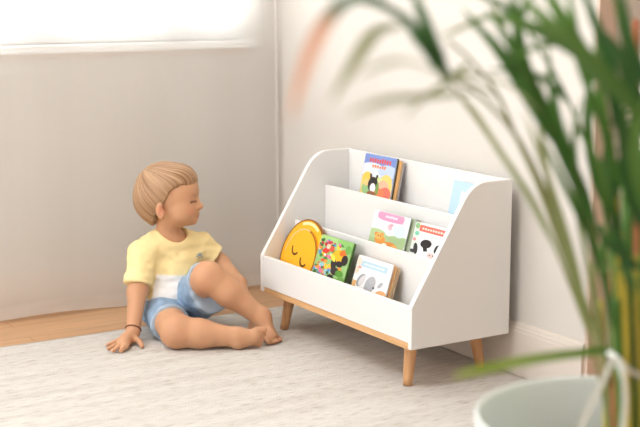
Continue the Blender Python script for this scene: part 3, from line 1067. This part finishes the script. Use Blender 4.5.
# uneven ends along the fringe
XS = [-.14, -.075, -.050, -.036, -.026, -.012, .004, .024, .048, .062, .08, .12]
ZS = [-.088, -.088, -.086, -.070, -.050, -.032, -.018, .020, .031, .0345, .0345, .0345]
ef = np.exp(-np.maximum(L3[:, 2]-np.interp(L3[:, 0], XS, ZS), 0)/.009)
L3[:, 2] += ef*.008*(b_+.8*c_)                              # wispy, uneven ends
hv = smooth_verts(hc+L3@HB, hF, 1, .45)
f_ = np.clip(.5+.55*b_+.5*c_+.25*a_, 0, 1)[:, None]
hcol = np.array(lin((130, 92, 62)))*(1-f_)+np.array(lin((202, 166, 130)))*f_
ends = np.clip((rad-.10)/.09, 0, 1)[:, None]
hcol = hcol*(1-.30*ends)+np.array(lin((150, 104, 66)))*.30*ends
build('hair', hv, hF, vc_mat('hair_blond', .45, .4), boy, {'tint': hcol})

# T-shirt: yellow yoke and sleeves, white body
sh = Field(LO, HI, HS)
for p_, k in torso_prims: sh.add(shell(p_, .008), k)
low = pelvis+.012*up_t+.008*tf
sh.add(ellipsoid(low+.016*tf, (.082, .096, .055), TB), .03)
for s_, e_ in ((r_sh, r_el), (l_sh, l_el)):
    sh.add(capsule(s_, neck0-.006*ZZ, .043, .046), .03)
slR = r_sh+(r_el-r_sh)*.80; slL = l_sh+(l_el-l_sh)*.62
slv = Field(LO, HI, HS)
slv.add(capsule(r_sh, r_el, .044, .043), .01); slv.keep(half(slR, r_el-r_sh), .004)
slv2 = Field(LO, HI, HS)
slv2.add(capsule(l_sh, l_el, .043, .042), .01); slv2.keep(half(slL, l_el-l_sh), .004)
sh.merge(slv, .014); sh.merge(slv2, .014)
hem_p = at(170, 316, 4.06); sh.keep(half(hem_p, -up_t+.12*tf), .006)
# neck opening with a ribbed band
nb = nrm_(ZZ+.62*tf)                                        # axis of the neckline ring, dipping to the front
n1b = nrm_(np.cross(tl, nb)); NB = np.array([n1b, tl, nb])
nc = neck0+.012*tf+.010*ZZ
sh.add(capsule(nc-.012*nb, nc+.09*nb, .0425, .052), .005, sub=True)
sh.add(torus(nc, .0455, .0058, NB, 1.0), .004)
sv, sF = sh.mesh()
sv = smooth_verts(sv, sF, 2, .5)


def displace(v, F, amt):
    n = np.zeros_like(v)
    fn = np.cross(v[F[:, 2]]-v[F[:, 0]], v[F[:, 3]]-v[F[:, 1]])
    for k in range(4): np.add.at(n, F[:, k], fn)
    n /= np.maximum(np.linalg.norm(n, axis=1), 1e-12)[:, None]
    return v+n*amt[:, None]


tloc = (sv-chest)@TB.T
wr = fbm(tloc, (16, 22, 30), 1, 2)*.0050 + .0026*np.sin((tloc[:, 2]*60+tloc[:, 1]*45+3*fbm(tloc, (9, 9, 9), 4, 1)))*np.clip(-(tloc[:, 2])/.03, 0, 1)
near_neck = np.clip((np.linalg.norm(sv-nc, axis=1)-.05)/.02, 0, 1)
sv = displace(sv, sF, wr*near_neck)
# the colour seam runs level round the chest; sleeves are all yellow
seam = (sv-at(170, 274.5, 4.04))@up_t
dr = np.linalg.norm(np.cross(sv-r_sh, nrm_(r_el-r_sh)), axis=1); dl = np.linalg.norm(np.cross(sv-l_sh, nrm_(l_el-l_sh)), axis=1)
tr_ = (sv-r_sh)@nrm_(r_el-r_sh); tl_ = (sv-l_sh)@nrm_(l_el-l_sh)
onr = (dr < .048) & (((sv-chest)@tl) < -.076); onl = (dl < .047) & (((sv-chest)@tl) > .080)
lat = (sv-chest)@tl
seam = np.maximum(seam, np.maximum(np.minimum(.050-dr, -.087-lat), np.minimum(.050-dl, lat-.084)))
shirt_m = mat('jersey', (245, 216, 142), .85, .15)
nt, N, L, b = nodes(shirt_m)
at_ = N.new('ShaderNodeAttribute'); at_.attribute_name = 'seam'
cr = N.new('ShaderNodeValToRGB'); cr.color_ramp.interpolation = 'LINEAR'
mr = N.new('ShaderNodeMapRange'); mr.inputs['From Min'].default_value = -.0015; mr.inputs['From Max'].default_value = .0015
cr.color_ramp.elements[0].color = (*lin((244, 242, 240)), 1); cr.color_ramp.elements[1].color = (*lin((250, 228, 170)), 1)
L.new(at_.outputs['Fac'], mr.inputs['Value']); L.new(mr.outputs['Result'], cr.inputs['Fac']); L.new(cr.outputs['Color'], b.inputs['Base Color'])
shirt = build('t_shirt', sv, sF, shirt_m, boy, {'seam': seam})

# denim shorts
so = Field(LO, HI, HS)
so.add(shell(torso_prims[0][0], .012), .02)
so.add(ellipsoid(pelvis-.020*ZZ, (.084, .096, .050), TB), .03)
lg = Field(LO, HI, HS)
lg.add(capsule(l_hip-.012*ZZ, l_kn, .064, .056), .01)
lg.add(capsule(l_hip-.01*ZZ, l_hip*.12+l_kn*.88-.056*ZZ+.022*RR, .060, .046), .03)
lg.keep(half(l_hip+(l_kn-l_hip)*.86, (l_kn-l_hip)+np.array([0, 0, -.06])), .004)
rg = Field(LO, HI, HS)
rg.add(capsule(r_hip-.012*ZZ, r_kn, .058, .059), .01)
rg.keep(half(r_hip+(r_kn-r_hip)*.66, (r_kn-r_hip)+.03*RR*0), .004)
so.keep(half(pelvis+.006*up_t, up_t+.1*tf), .006)
so.merge(lg, .016); so.merge(rg, .016)
sov, soF = so.mesh(); sov = smooth_verts(sov, soF, 2, .5)
wr = fbm(sov, (22, 22, 28), 8, 2)*.0040+.0022*np.sin(sov@(RR*70+ZZ*60-TT*30)+3*fbm(sov, (10, 10, 10), 2, 1))
sov = displace(sov, soF, wr)
sov[:, 2] = np.maximum(sov[:, 2], .0005)
tL = ((sov-l_hip)@nrm_(l_kn-l_hip))/np.linalg.norm(l_kn-l_hip); tR = ((sov-r_hip)@nrm_(r_kn-r_hip))/np.linalg.norm(r_kn-r_hip)
dn = fbm(sov, (60, 60, 60), 5, 3)
dcol = np.array(lin((146, 170, 196)))*(1+.10*dn[:, None])
hemm = np.clip(np.maximum((tL-.825)/.02, (tR-.625)/.02), 0, 1)[:, None]*.38
dcol = dcol*(1-hemm)+np.array(lin((205, 216, 226)))*hemm
build('shorts', sov, soF, vc_mat('denim', .85, .15), boy, {'tint': dcol})

# thin brown band round the right wrist
bd = nrm_(palm-r_el); b1 = nrm_(np.cross(bd, TT)); b2 = np.cross(bd, b1)
wc = r_wr*.93+r_el*.07
bm = bmesh.new()
tube(bm, [wc+(b1*math.cos(q)+b2*math.sin(q))*.0228 for q in np.linspace(0, 2*math.pi, 33)], .0022, 8, False)
obj('wristband', bm, mat('cord_brown', (120, 72, 48), .7), boy, True)

# little pale-blue embroidered motif on the chest
from mathutils.bvhtree import BVHTree
tree = BVHTree.FromPolygons([tuple(p) for p in sv], [tuple(int(i) for i in f) for f in sF])


def on_shirt(px, py):
    d = at(px, py, 4.)-CAM
    h_ = tree.ray_cast(V(CAM), V(d).normalized())
    return None if h_[0] is None else (h_[0]+h_[1]*.0008)


bm = bmesh.new()
for (xa, ya, xb, yb_) in ((196, 256.5, 202, 254.8), (197, 255, 200, 252.6), (198.5, 255.6, 201.5, 252.8), (199, 258, 203, 256)):
    pts = [on_shirt(xa+(xb-xa)*k/3, ya+(yb_-ya)*k/3) for k in range(4)]
    if all(p_ is not None for p_ in pts): tube(bm, pts, .0014, 6)
if len(bm.verts): obj('embroidery', bm, mat('thread_blue', (168, 188, 196), .8), shirt, True)
else: bm.free()
# ------------------------------------------------------------------ potted palm in the foreground
PR = np.array(at_z(612, 415, .42)); PD = float((PR-CAM)@FW)
RAD = 137/FPX*PD
palm_root = empty('potted_palm', (PR[0], PR[1], 0))
tag(palm_root, 'tall palm with arching green fronds in a wide pale pot in the right foreground', 'potted plant')
inv = Matrix.Translation(-palm_root.location)


def pchild(o):
    o.parent = palm_root; o.matrix_parent_inverse = inv
    return o


bm = bmesh.new()
hh = .42
prof = [(0, .0), (RAD*.74, 0), (RAD*.76, .008), (RAD*.86, .16), (RAD*.95, .33), (RAD*.985, hh-.03), (RAD*1.0, hh-.008), (RAD*.995, hh-.002), (RAD*.98, hh),
        (RAD*.962, hh-.003), (RAD*.955, hh-.012), (RAD*.93, .33), (RAD*.85, .17), (RAD*.80, .10), (0, .10)]
rings = lathe(bm, prof, 96)
bmesh.ops.remove_doubles(bm, verts=bm.verts, dist=1e-5)
o = obj('pot', bm, M['pot'], palm_root, True)
bm = bmesh.new()
lathe(bm, [(0, .262), (RAD*.3, .266), (RAD*.6, .260), (RAD*.885, .255), (RAD*.885, .24), (0, .24)], 64)
bmesh.ops.remove_doubles(bm, verts=bm.verts, dist=1e-5)
obj('soil', bm, M['soil'], palm_root, True)


def leaf_mat(name, c_base, c_tip, c_dry):
    m = mat(name, c_base, .42, .4)
    nt, N, L, b = nodes(m)
    a1 = N.new('ShaderNodeAttribute'); a1.attribute_name = 'along'
    a2 = N.new('ShaderNodeAttribute'); a2.attribute_name = 'dry'
    m1 = N.new('ShaderNodeMix'); m1.data_type = 'RGBA'; m1.inputs[6].default_value = (*lin(c_base), 1); m1.inputs[7].default_value = (*lin(c_tip), 1)
    m2 = N.new('ShaderNodeMix'); m2.data_type = 'RGBA'; m2.inputs[7].default_value = (*lin(c_dry), 1)
    L.new(a1.outputs['Fac'], m1.inputs[0]); L.new(a2.outputs['Fac'], m2.inputs[0]); L.new(m1.outputs[2], m2.inputs[6])
    L.new(m2.outputs[2], b.inputs['Base Color'])
    tr = N.new('ShaderNodeBsdfTranslucent'); L.new(m2.outputs[2], tr.inputs['Color'])
    ms = N.new('ShaderNodeMixShader'); ms.inputs[0].default_value = .3
    L.new(b.outputs[0], ms.inputs[1]); L.new(tr.outputs[0], ms.inputs[2]); L.new(ms.outputs[0], N['Material Output'].inputs['Surface'])
    return m


LM = {'dark': leaf_mat('leaf_dark', (58, 100, 46), (86, 128, 62), (216, 140, 96)),
      'mid': leaf_mat('leaf_mid', (72, 118, 50), (106, 148, 74), (222, 150, 104)),
      'pale': leaf_mat('leaf_pale', (132, 146, 92), (168, 172, 128), (196, 168, 110)),
      'lime': leaf_mat('leaf_lime', (64, 116, 36), (164, 192, 62), (180, 190, 80)),
      'deep': leaf_mat('leaf_deep', (46, 90, 48), (72, 114, 62), (236, 176, 140))}
SM = {'olive': mat('stalk_olive', (146, 150, 98), .5), 'green': mat('stalk_green', (78, 122, 48), .5), 'yellow': mat('stalk_yellow', (186, 170, 62), .5),
      'rust': mat('stalk_rust', (186, 106, 70), .6), 'straw': mat('stalk_straw', (206, 184, 134), .7)}


def blade(pts, width, bm, along, dry, n=18, drystart=2., facing=None, fold=.18):
    P = spline(pts, n)
    rows = []
    for i, p in enumerate(P):
        t = i/(n-1)
        tg = nrm_(P[min(i+1, n-1)]-P[max(i-1, 0)])
        face = nrm_(CAM-p) if facing is None else facing
        face = nrm_(.65*face+.45*ZZ)
        sd = nrm_(np.cross(tg, face)); nv = np.cross(sd, tg)
        w_ = width*.5*min(1, (t/.16)**.7+.12)*(1-max(0, (t-.45)/.55)**1.7)+.0006
        row = [bm.verts.new(p-sd*w_+nv*w_*fold*2), bm.verts.new(p), bm.verts.new(p+sd*w_+nv*w_*fold*2)]
        rows.append(row)
        along += [t]*3; dry += [min(1, max(0, (t-drystart)/.12))]*3
    for a, b in zip(rows[:-1], rows[1:]):
        bm.faces.new((a[0], a[1], b[1], b[0])); bm.faces.new((a[1], a[2], b[2], b[1]))


def finish(bm, name, mats, along, dry):
    me = bpy.data.meshes.new(name); bm.to_mesh(me); bm.free()
    a1 = me.attributes.new('along', 'FLOAT', 'POINT'); a1.data.foreach_set('value', along+[0.]*(len(me.vertices)-len(along)))
    a2 = me.attributes.new('dry', 'FLOAT', 'POINT'); a2.data.foreach_set('value', dry+[0.]*(len(me.vertices)-len(dry)))
    return pchild(link(name, me, mats, None, True))


def frond(stalk, leaves, leafmat='dark', stalkmat='olive', r0=.0045, r1=.0018):
    bm = bmesh.new(); along, dry = [], []
    for lf in leaves:
        pts, w_ = lf[0], lf[1]
        blade([at(*q) for q in pts], w_, bm, along, dry, drystart=lf[2] if len(lf) > 2 else 2.)
    nf = len(bm.faces)
    n = 34
    S = spline([at(*q) for q in stalk], n)
    tube(bm, S, [r0+(r1-r0)*i/(n-1) for i in range(n)], 8)
    bm.faces.ensure_lookup_table()
    for f in bm.faces[nf:]: f.material_index = 1
    return finish(bm, 'frond', [LM[leafmat], SM[stalkmat]], along, dry)


d0 = PD
# left-reaching frond
frond([(626, 470, d0), (606, 372, d0-.02), (586, 305, d0-.06), (556, 218, d0-.14), (520, 142, d0-.22), (482, 98, d0-.30), (446, 74, d0-.36), (430, 58, d0-.38)],
      [([(452, 78, 1.52), (424, 44, 1.47), (402, 20, 1.44), (372, 4, 1.40), (345, 2, 1.37)], .0155),
       ([(404, 22, 1.44), (372, -2, 1.36), (340, 8, 1.26), (316, 42, 1.16), (300, 84, 1.08), (290, 122, 1.04)], .0141, .42),
       ([(446, 74, 1.5), (430, 38, 1.46), (418, 8, 1.43), (408, -22, 1.40)], .0141),
       ([(448, 80, 1.5), (436, 66, 1.48), (424, 50, 1.46), (408, 34, 1.44)], .0163)],
      'deep')
frond([(628, 470, d0+.05), (600, 350, d0+.02), (572, 276, d0-.04), (540, 190, d0-.1), (512, 128, d0-.16), (496, 92, d0-.2), (470, 60, d0-.26), (448, 40, d0-.3)],
      [([(474, 94, 1.58), (436, 98, 1.40), (388, 102, 1.26), (346, 116, 1.16)], .014),
       ([(470, 90, 1.55), (440, 74, 1.42), (400, 62, 1.28), (356, 76, 1.18)], .011),
       ([(404, 26, 1.44), (376, 34, 1.34), (356, 62, 1.25), (330, 104, 1.18)], .014),
       ([(446, 76, 1.52), (480, 76, 1.56), (512, 88, 1.62), (540, 112, 1.66)], .0068),
       ([(500, 98, 1.66), (470, 84, 1.6), (452, 78, 1.55), (438, 80, 1.52)], .0076),
       ([(496, 14, 1.7), (474, 22, 1.66), (450, 34, 1.6), (436, 36, 1.55)], .0068),
       ([(470, 62, 1.62), (446, 84, 1.5), (424, 98, 1.40), (404, 118, 1.3)], .0076)],
      'pale')
frond([(616, 470, d0+.04), (596, 360, d0), (576, 300, d0-.03), (548, 232, d0-.08), (516, 176, d0-.12), (488, 136, d0-.17), (462, 100, d0-.22), (440, 70, d0-.27)],
      [([(560, 256, 1.83), (528, 196, 1.79), (498, 150, 1.75), (474, 112, 1.71), (456, 92, 1.68)], .0085),
       ([(590, 334, 1.85), (574, 262, 1.80), (552, 190, 1.76), (534, 140, 1.73), (524, 112, 1.70)], .0076),
       ([(584, 318, 1.86), (560, 232, 1.82), (546, 170, 1.78), (540, 118, 1.75), (544, 70, 1.72)], .0076),
       ([(600, 356, 1.86), (592, 290, 1.82), (580, 226, 1.8), (572, 168, 1.77), (566, 120, 1.75)], .0065)],
      'pale', r0=.003)
# broad fronds in the upper right
frond([(630, 470, d0-.03), (614, 345, d0-.05), (598, 252, d0-.08), (574, 172, d0-.12), (548, 116, d0-.16), (520, 62, d0-.2), (496, 12, d0-.24), (480, -30, d0-.28)],
      [([(596, 226, 1.8), (566, 160, 1.74), (540, 104, 1.68), (512, 50, 1.62), (486, 6, 1.58)], .0207),
       ([(556, 146, 1.74), (532, 108, 1.7), (504, 62, 1.66), (478, 28, 1.62), (462, 8, 1.6)], .0148),
       ([(540, 104, 1.7), (524, 64, 1.66), (516, 24, 1.62), (510, -24, 1.58)], .0148),
       ([(584, 192, 1.78), (562, 138, 1.74), (552, 92, 1.72), (548, 44, 1.7)], .0118),
       ([(604, 262, 1.8), (578, 214, 1.76), (558, 172, 1.72), (542, 138, 1.7)], .0102),
       ([(606, 290, 1.82), (590, 238, 1.78), (578, 190, 1.75), (574, 140, 1.72), (582, 96, 1.7)], .0096),
       ([(528, 82, 1.68), (506, 56, 1.64), (488, 36, 1.6), (470, 26, 1.58)], .0104),
       ([(516, 54, 1.66), (520, 20, 1.64), (534, -10, 1.62)], .0118),
       ([(614, 330, 1.82), (604, 280, 1.78), (594, 246, 1.74), (578, 222, 1.7)], .0102)],
      'dark')
frond([(636, 470, d0+.02), (626, 335, d0), (620, 232, d0-.03), (612, 145, d0-.08), (596, 74, d0-.14), (568, 22, d0-.2), (540, -20, d0-.26)],
      [([(646, 122, 1.62), (608, 82, 1.58), (572, 46, 1.54), (540, 18, 1.50), (515, -10, 1.48)], .0252),
       ([(606, 92, 1.66), (576, 56, 1.6), (540, 34, 1.56), (504, 20, 1.52), (478, 18, 1.5)], .0222),
       ([(590, 62, 1.64), (568, 30, 1.6), (552, 4, 1.57), (540, -28, 1.54)], .0192),
       ([(616, 160, 1.7), (594, 104, 1.66), (580, 62, 1.62), (572, 14, 1.6), (566, -20, 1.58)], .0118),
       ([(620, 190, 1.74), (604, 130, 1.7), (600, 80, 1.66), (594, 30, 1.64)], .0111),
       ([(622, 236, 1.78), (606, 196, 1.74), (596, 160, 1.72), (570, 118, 1.7)], .0104),
       ([(580, 46, 1.62), (560, 44, 1.6), (536, 48, 1.57), (514, 58, 1.54)], .0104)],
      'mid')
frond([(642, 470, d0+.05), (634, 340, d0+.04), (632, 240, d0), (634, 150, d0-.06), (628, 70, d0-.1), (616, 10, d0-.14), (604, -40, d0-.18)],
      [([(640, 180, 1.75), (618, 120, 1.7), (608, 62, 1.66), (590, 10, 1.62), (575, -25, 1.6)], .0163),
       ([(656, 150, 1.68), (634, 96, 1.64), (616, 52, 1.6), (588, 20, 1.56)], .0222),
       ([(648, 90, 1.66), (630, 48, 1.62), (622, 10, 1.6), (616, -30, 1.58)], .0163),
       ([(656, 210, 1.7), (638, 160, 1.68), (622, 132, 1.66), (600, 116, 1.64)], .0133),
       ([(640, 270, 1.76), (624, 258, 1.74), (604, 240, 1.72), (588, 212, 1.7)], .0148),
       ([(644, 236, 1.74), (630, 190, 1.72), (622, 140, 1.7), (618, 90, 1.68)], .0133),
       ([(634, 300, 1.8), (618, 236, 1.77), (606, 180, 1.75), (604, 140, 1.74)], .0133)],
      'deep')
frond([(638, 470, d0-.05), (640, 350, d0-.08), (650, 260, d0-.12), (668, 170, d0-.16), (700, 90, d0-.2), (740, 30, d0-.24)],
      [([(646, 300, 1.72), (632, 280, 1.68), (612, 268, 1.64), (590, 272, 1.6)], .0102),
       ([(656, 230, 1.7), (640, 190, 1.66), (636, 140, 1.62), (646, 90, 1.6)], .0192),
       ([(668, 170, 1.7), (690, 180, 1.66), (720, 210, 1.62), (745, 260, 1.6)], .0178),
       ([(690, 110, 1.68), (680, 60, 1.64), (684, 10, 1.6)], .0178),
       ([(700, 95, 1.68), (740, 100, 1.64), (780, 130, 1.6)], .0178)],
      'mid', 'green')
# the long low leaf that droops to the left across the pot rim
frond([(630, 470, d0-.02), (622, 400, d0-.04), (612, 362, d0-.06), (602, 351, d0-.08)],
      [([(612, 349, 1.80), (585, 354, 1.74), (545, 359, 1.66), (505, 366, 1.58), (470, 373, 1.52), (452, 377, 1.50)], .0155)],
      'lime', 'green')
frond([(634, 470, d0), (618, 330, d0-.02), (608, 230, d0-.05), (588, 150, d0-.1), (560, 84, d0-.16), (528, 30, d0-.2), (506, -20, d0-.24)],
      [([(600, 200, 1.78), (590, 150, 1.75), (588, 104, 1.73), (596, 60, 1.7)], .013),
       ([(570, 104, 1.72), (546, 82, 1.69), (518, 72, 1.66), (488, 70, 1.63)], .012),
       ([(524, 24, 1.67), (500, 6, 1.64), (478, -4, 1.61)], .013),
       ([(604, 216, 1.79), (620, 176, 1.76), (632, 130, 1.73), (640, 84, 1.7)], .015)],
      'dark', 'green', .0035)
# fronds on the far side, over the pot's right edge and out of the frame
rg_ = random.Random(12)
for k, (az, ln, lm) in enumerate(((-10, .75, 'mid'), (55, .8, 'dark'), (-60, .7, 'mid'))):
    az = math.radians(az)
    dd = RT*math.cos(az)+np.array([-RT[1], RT[0], 0])*math.sin(az)
    base = PR*np.array([1, 1, 0])+np.array([0, 0, .25])+RT*.05
    sp = [base+dd*ln*(u*.12+.55*u**2.2)+ZZ*(1.15*ln*u-.30*u**3) for u in np.linspace(0, 1, 7)]
    S = spline(sp, 30)
    bm = bmesh.new(); along, dry = [], []
    for i in range(13, 29):
        tg = nrm_(S[i+1]-S[i]); sd = nrm_(np.cross(tg, ZZ))
        for s in (1, -1):
            a0 = S[i]; L_ = .30*(1-.5*abs((i-20)/10))
            a1 = a0+(sd*s*.8+tg*.6)*L_*.5+ZZ*.03; a2 = a0+(sd*s*.8+tg*.7)*L_-ZZ*L_*.25
            blade([a0, a1, a2], .018, bm, along, dry, 9, facing=ZZ)
    nf = len(bm.faces)
    tube(bm, S, [.005-.0035*i/29 for i in range(30)], 8)
    bm.faces.ensure_lookup_table()
    for f in bm.faces[nf:]: f.material_index = 1
    finish(bm, 'frond', [LM[lm], SM['green']], along, dry)
# upright canes and sheaths packed in the middle of the pot
for k, (xb, xt, yt, col, r, dz) in enumerate(((612, 610, 285, 'straw', .0075, .05), (617, 603, 225, 'green', .006, .0), (623, 612, 130, 'green', .0075, -.05), (629, 616, 190, 'yellow', .005, -.08),
                                         (634, 622, 110, 'green', .008, .02), (640, 634, 20, 'rust', .0080, .06), (616, 612, 262, 'rust', .0085, -.02), (627, 624, 232, 'yellow', .005, -.1),
                                         (638, 631, 170, 'rust', .008, .08), (621, 607, 205, 'olive', .005, .07), (632, 628, 205, 'green', .007, -.06), (645, 640, 150, 'green', .008, .0),
                                         (606, 600, 300, 'yellow', .0045, .03), (611, 593, 262, 'olive', .004, -.04), (642, 638, 255, 'yellow', .006, -.09), (625, 618, 300, 'green', .009, -.09))):
    bm = bmesh.new()
    pts = [at(xb+(xt-xb)*(u**1.4)+2*math.sin(3*u+k), 500+(yt-500)*u, d0+dz) for u in np.linspace(0, 1, 9)]
    tube(bm, spline(pts, 18), [r*(1.15-.55*i/17) for i in range(18)], 10)
    pchild(obj('cane', bm, SM[col], None, True))
# white ribbon tied round the canes, with two loose ends
def ribbon(pts, w_, bm, up=ZZ):
    w_ *= .8
    P = spline(pts, 26); rows = []
    for i, p in enumerate(P):
        tg = nrm_(P[min(i+1, 25)]-P[max(i-1, 0)]); f_ = nrm_(CAM-p); sd = nrm_(np.cross(tg, f_))
        nv = np.cross(sd, tg)
        rows.append([bm.verts.new(p+sd*w_*a+nv*b) for a, b in ((-.5, 0), (.5, 0), (.5, -.0012), (-.5, -.0012))])
    for a, b in zip(rows[:-1], rows[1:]):
        for q in range(4): bm.faces.new((a[q], a[(q+1) % 4], b[(q+1) % 4], b[q]))
    bm.faces.new(rows[0]); bm.faces.new(rows[-1][::-1])


bm = bmesh.new()
cc = at(626, 366, d0)
ribbon([at(602, 357, d0+.06), at(601, 352, d0-.0), at(608, 352, d0-.09), at(618, 360, d0-.12), at(630, 371, d0-.125), at(644, 376, d0-.09), at(652, 373, d0-.02), at(646, 362, d0+.07), at(625, 352, d0+.10), at(606, 354, d0+.075)], .0096, bm)
ribbon([at(613, 358, d0-.125), at(606, 374, d0-.14), at(596, 395, d0-.15), at(584, 420, d0-.15), at(575, 446, d0-.14)], .0096, bm)
ribbon([at(617, 360, d0-.128), at(623, 376, d0-.145), at(625, 400, d0-.15), at(623, 425, d0-.15), at(620, 445, d0-.15)], .0096, bm)
pchild(obj('ribbon', bm, M['frond_tie'], None, False))
# ------------------------------------------------------------------ camera, light, view
cam = bpy.data.cameras.new('camera'); co_ = bpy.data.objects.new('camera', cam); COL.objects.link(co_)
cam.sensor_width = 36; cam.sensor_fit = 'HORIZONTAL'; cam.lens = FPX/640*36
cam.clip_start = .05; cam.clip_end = 60
m3 = Matrix((RT, UP, -FW)).transposed()
co_.matrix_world = Matrix.Translation(V(CAM)) @ m3.to_4x4()
cam.dof.use_dof = True; cam.dof.focus_distance = 3.75; cam.dof.aperture_fstop = 2.8
scene.camera = co_

w = bpy.data.worlds.new('daylight'); scene.world = w; w.use_nodes = True
bg = w.node_tree.nodes['Background']; bg.inputs['Color'].default_value = (.93, .97, 1, 1); bg.inputs['Strength'].default_value = 2.5


def area(name, loc, target, sx, sy, power, colour):
    l = bpy.data.lights.new(name, 'AREA'); l.shape = 'RECTANGLE'; l.size = sx; l.size_y = sy; l.energy = power; l.color = colour
    o = bpy.data.objects.new(name, l); COL.objects.link(o); o.location = loc
    o.rotation_euler = (V(target)-V(loc)).to_track_quat('-Z', 'Y').to_euler()
    return o


area('sky_outside_window', (XA-1.0, -1.0, 1.9), (XA+1, -.9, 1.3), 3.2, 2.6, 400, (.97, .99, 1))
area('added_left_fill', (XA+.15, -3.0, 1.55), (.6, 0, .25), 1.7, 1.5, 38, (.93, .97, 1))  # unseen soft light added from the left; the wall has no opening here
area('added_top_fill', (1.1, -1.6, CEIL-.06), (1.0, -1.4, 0), 1.1, 1.1, 30, (1, .985, .96))  # unseen overhead light, added to lift the window wall and upper surfaces

vs = scene.view_settings
scene.display_settings.display_device = 'sRGB'
vs.view_transform = 'Standard'; vs.look = 'None'; vs.exposure = .21; vs.gamma = 1.; vs.use_curve_mapping = False
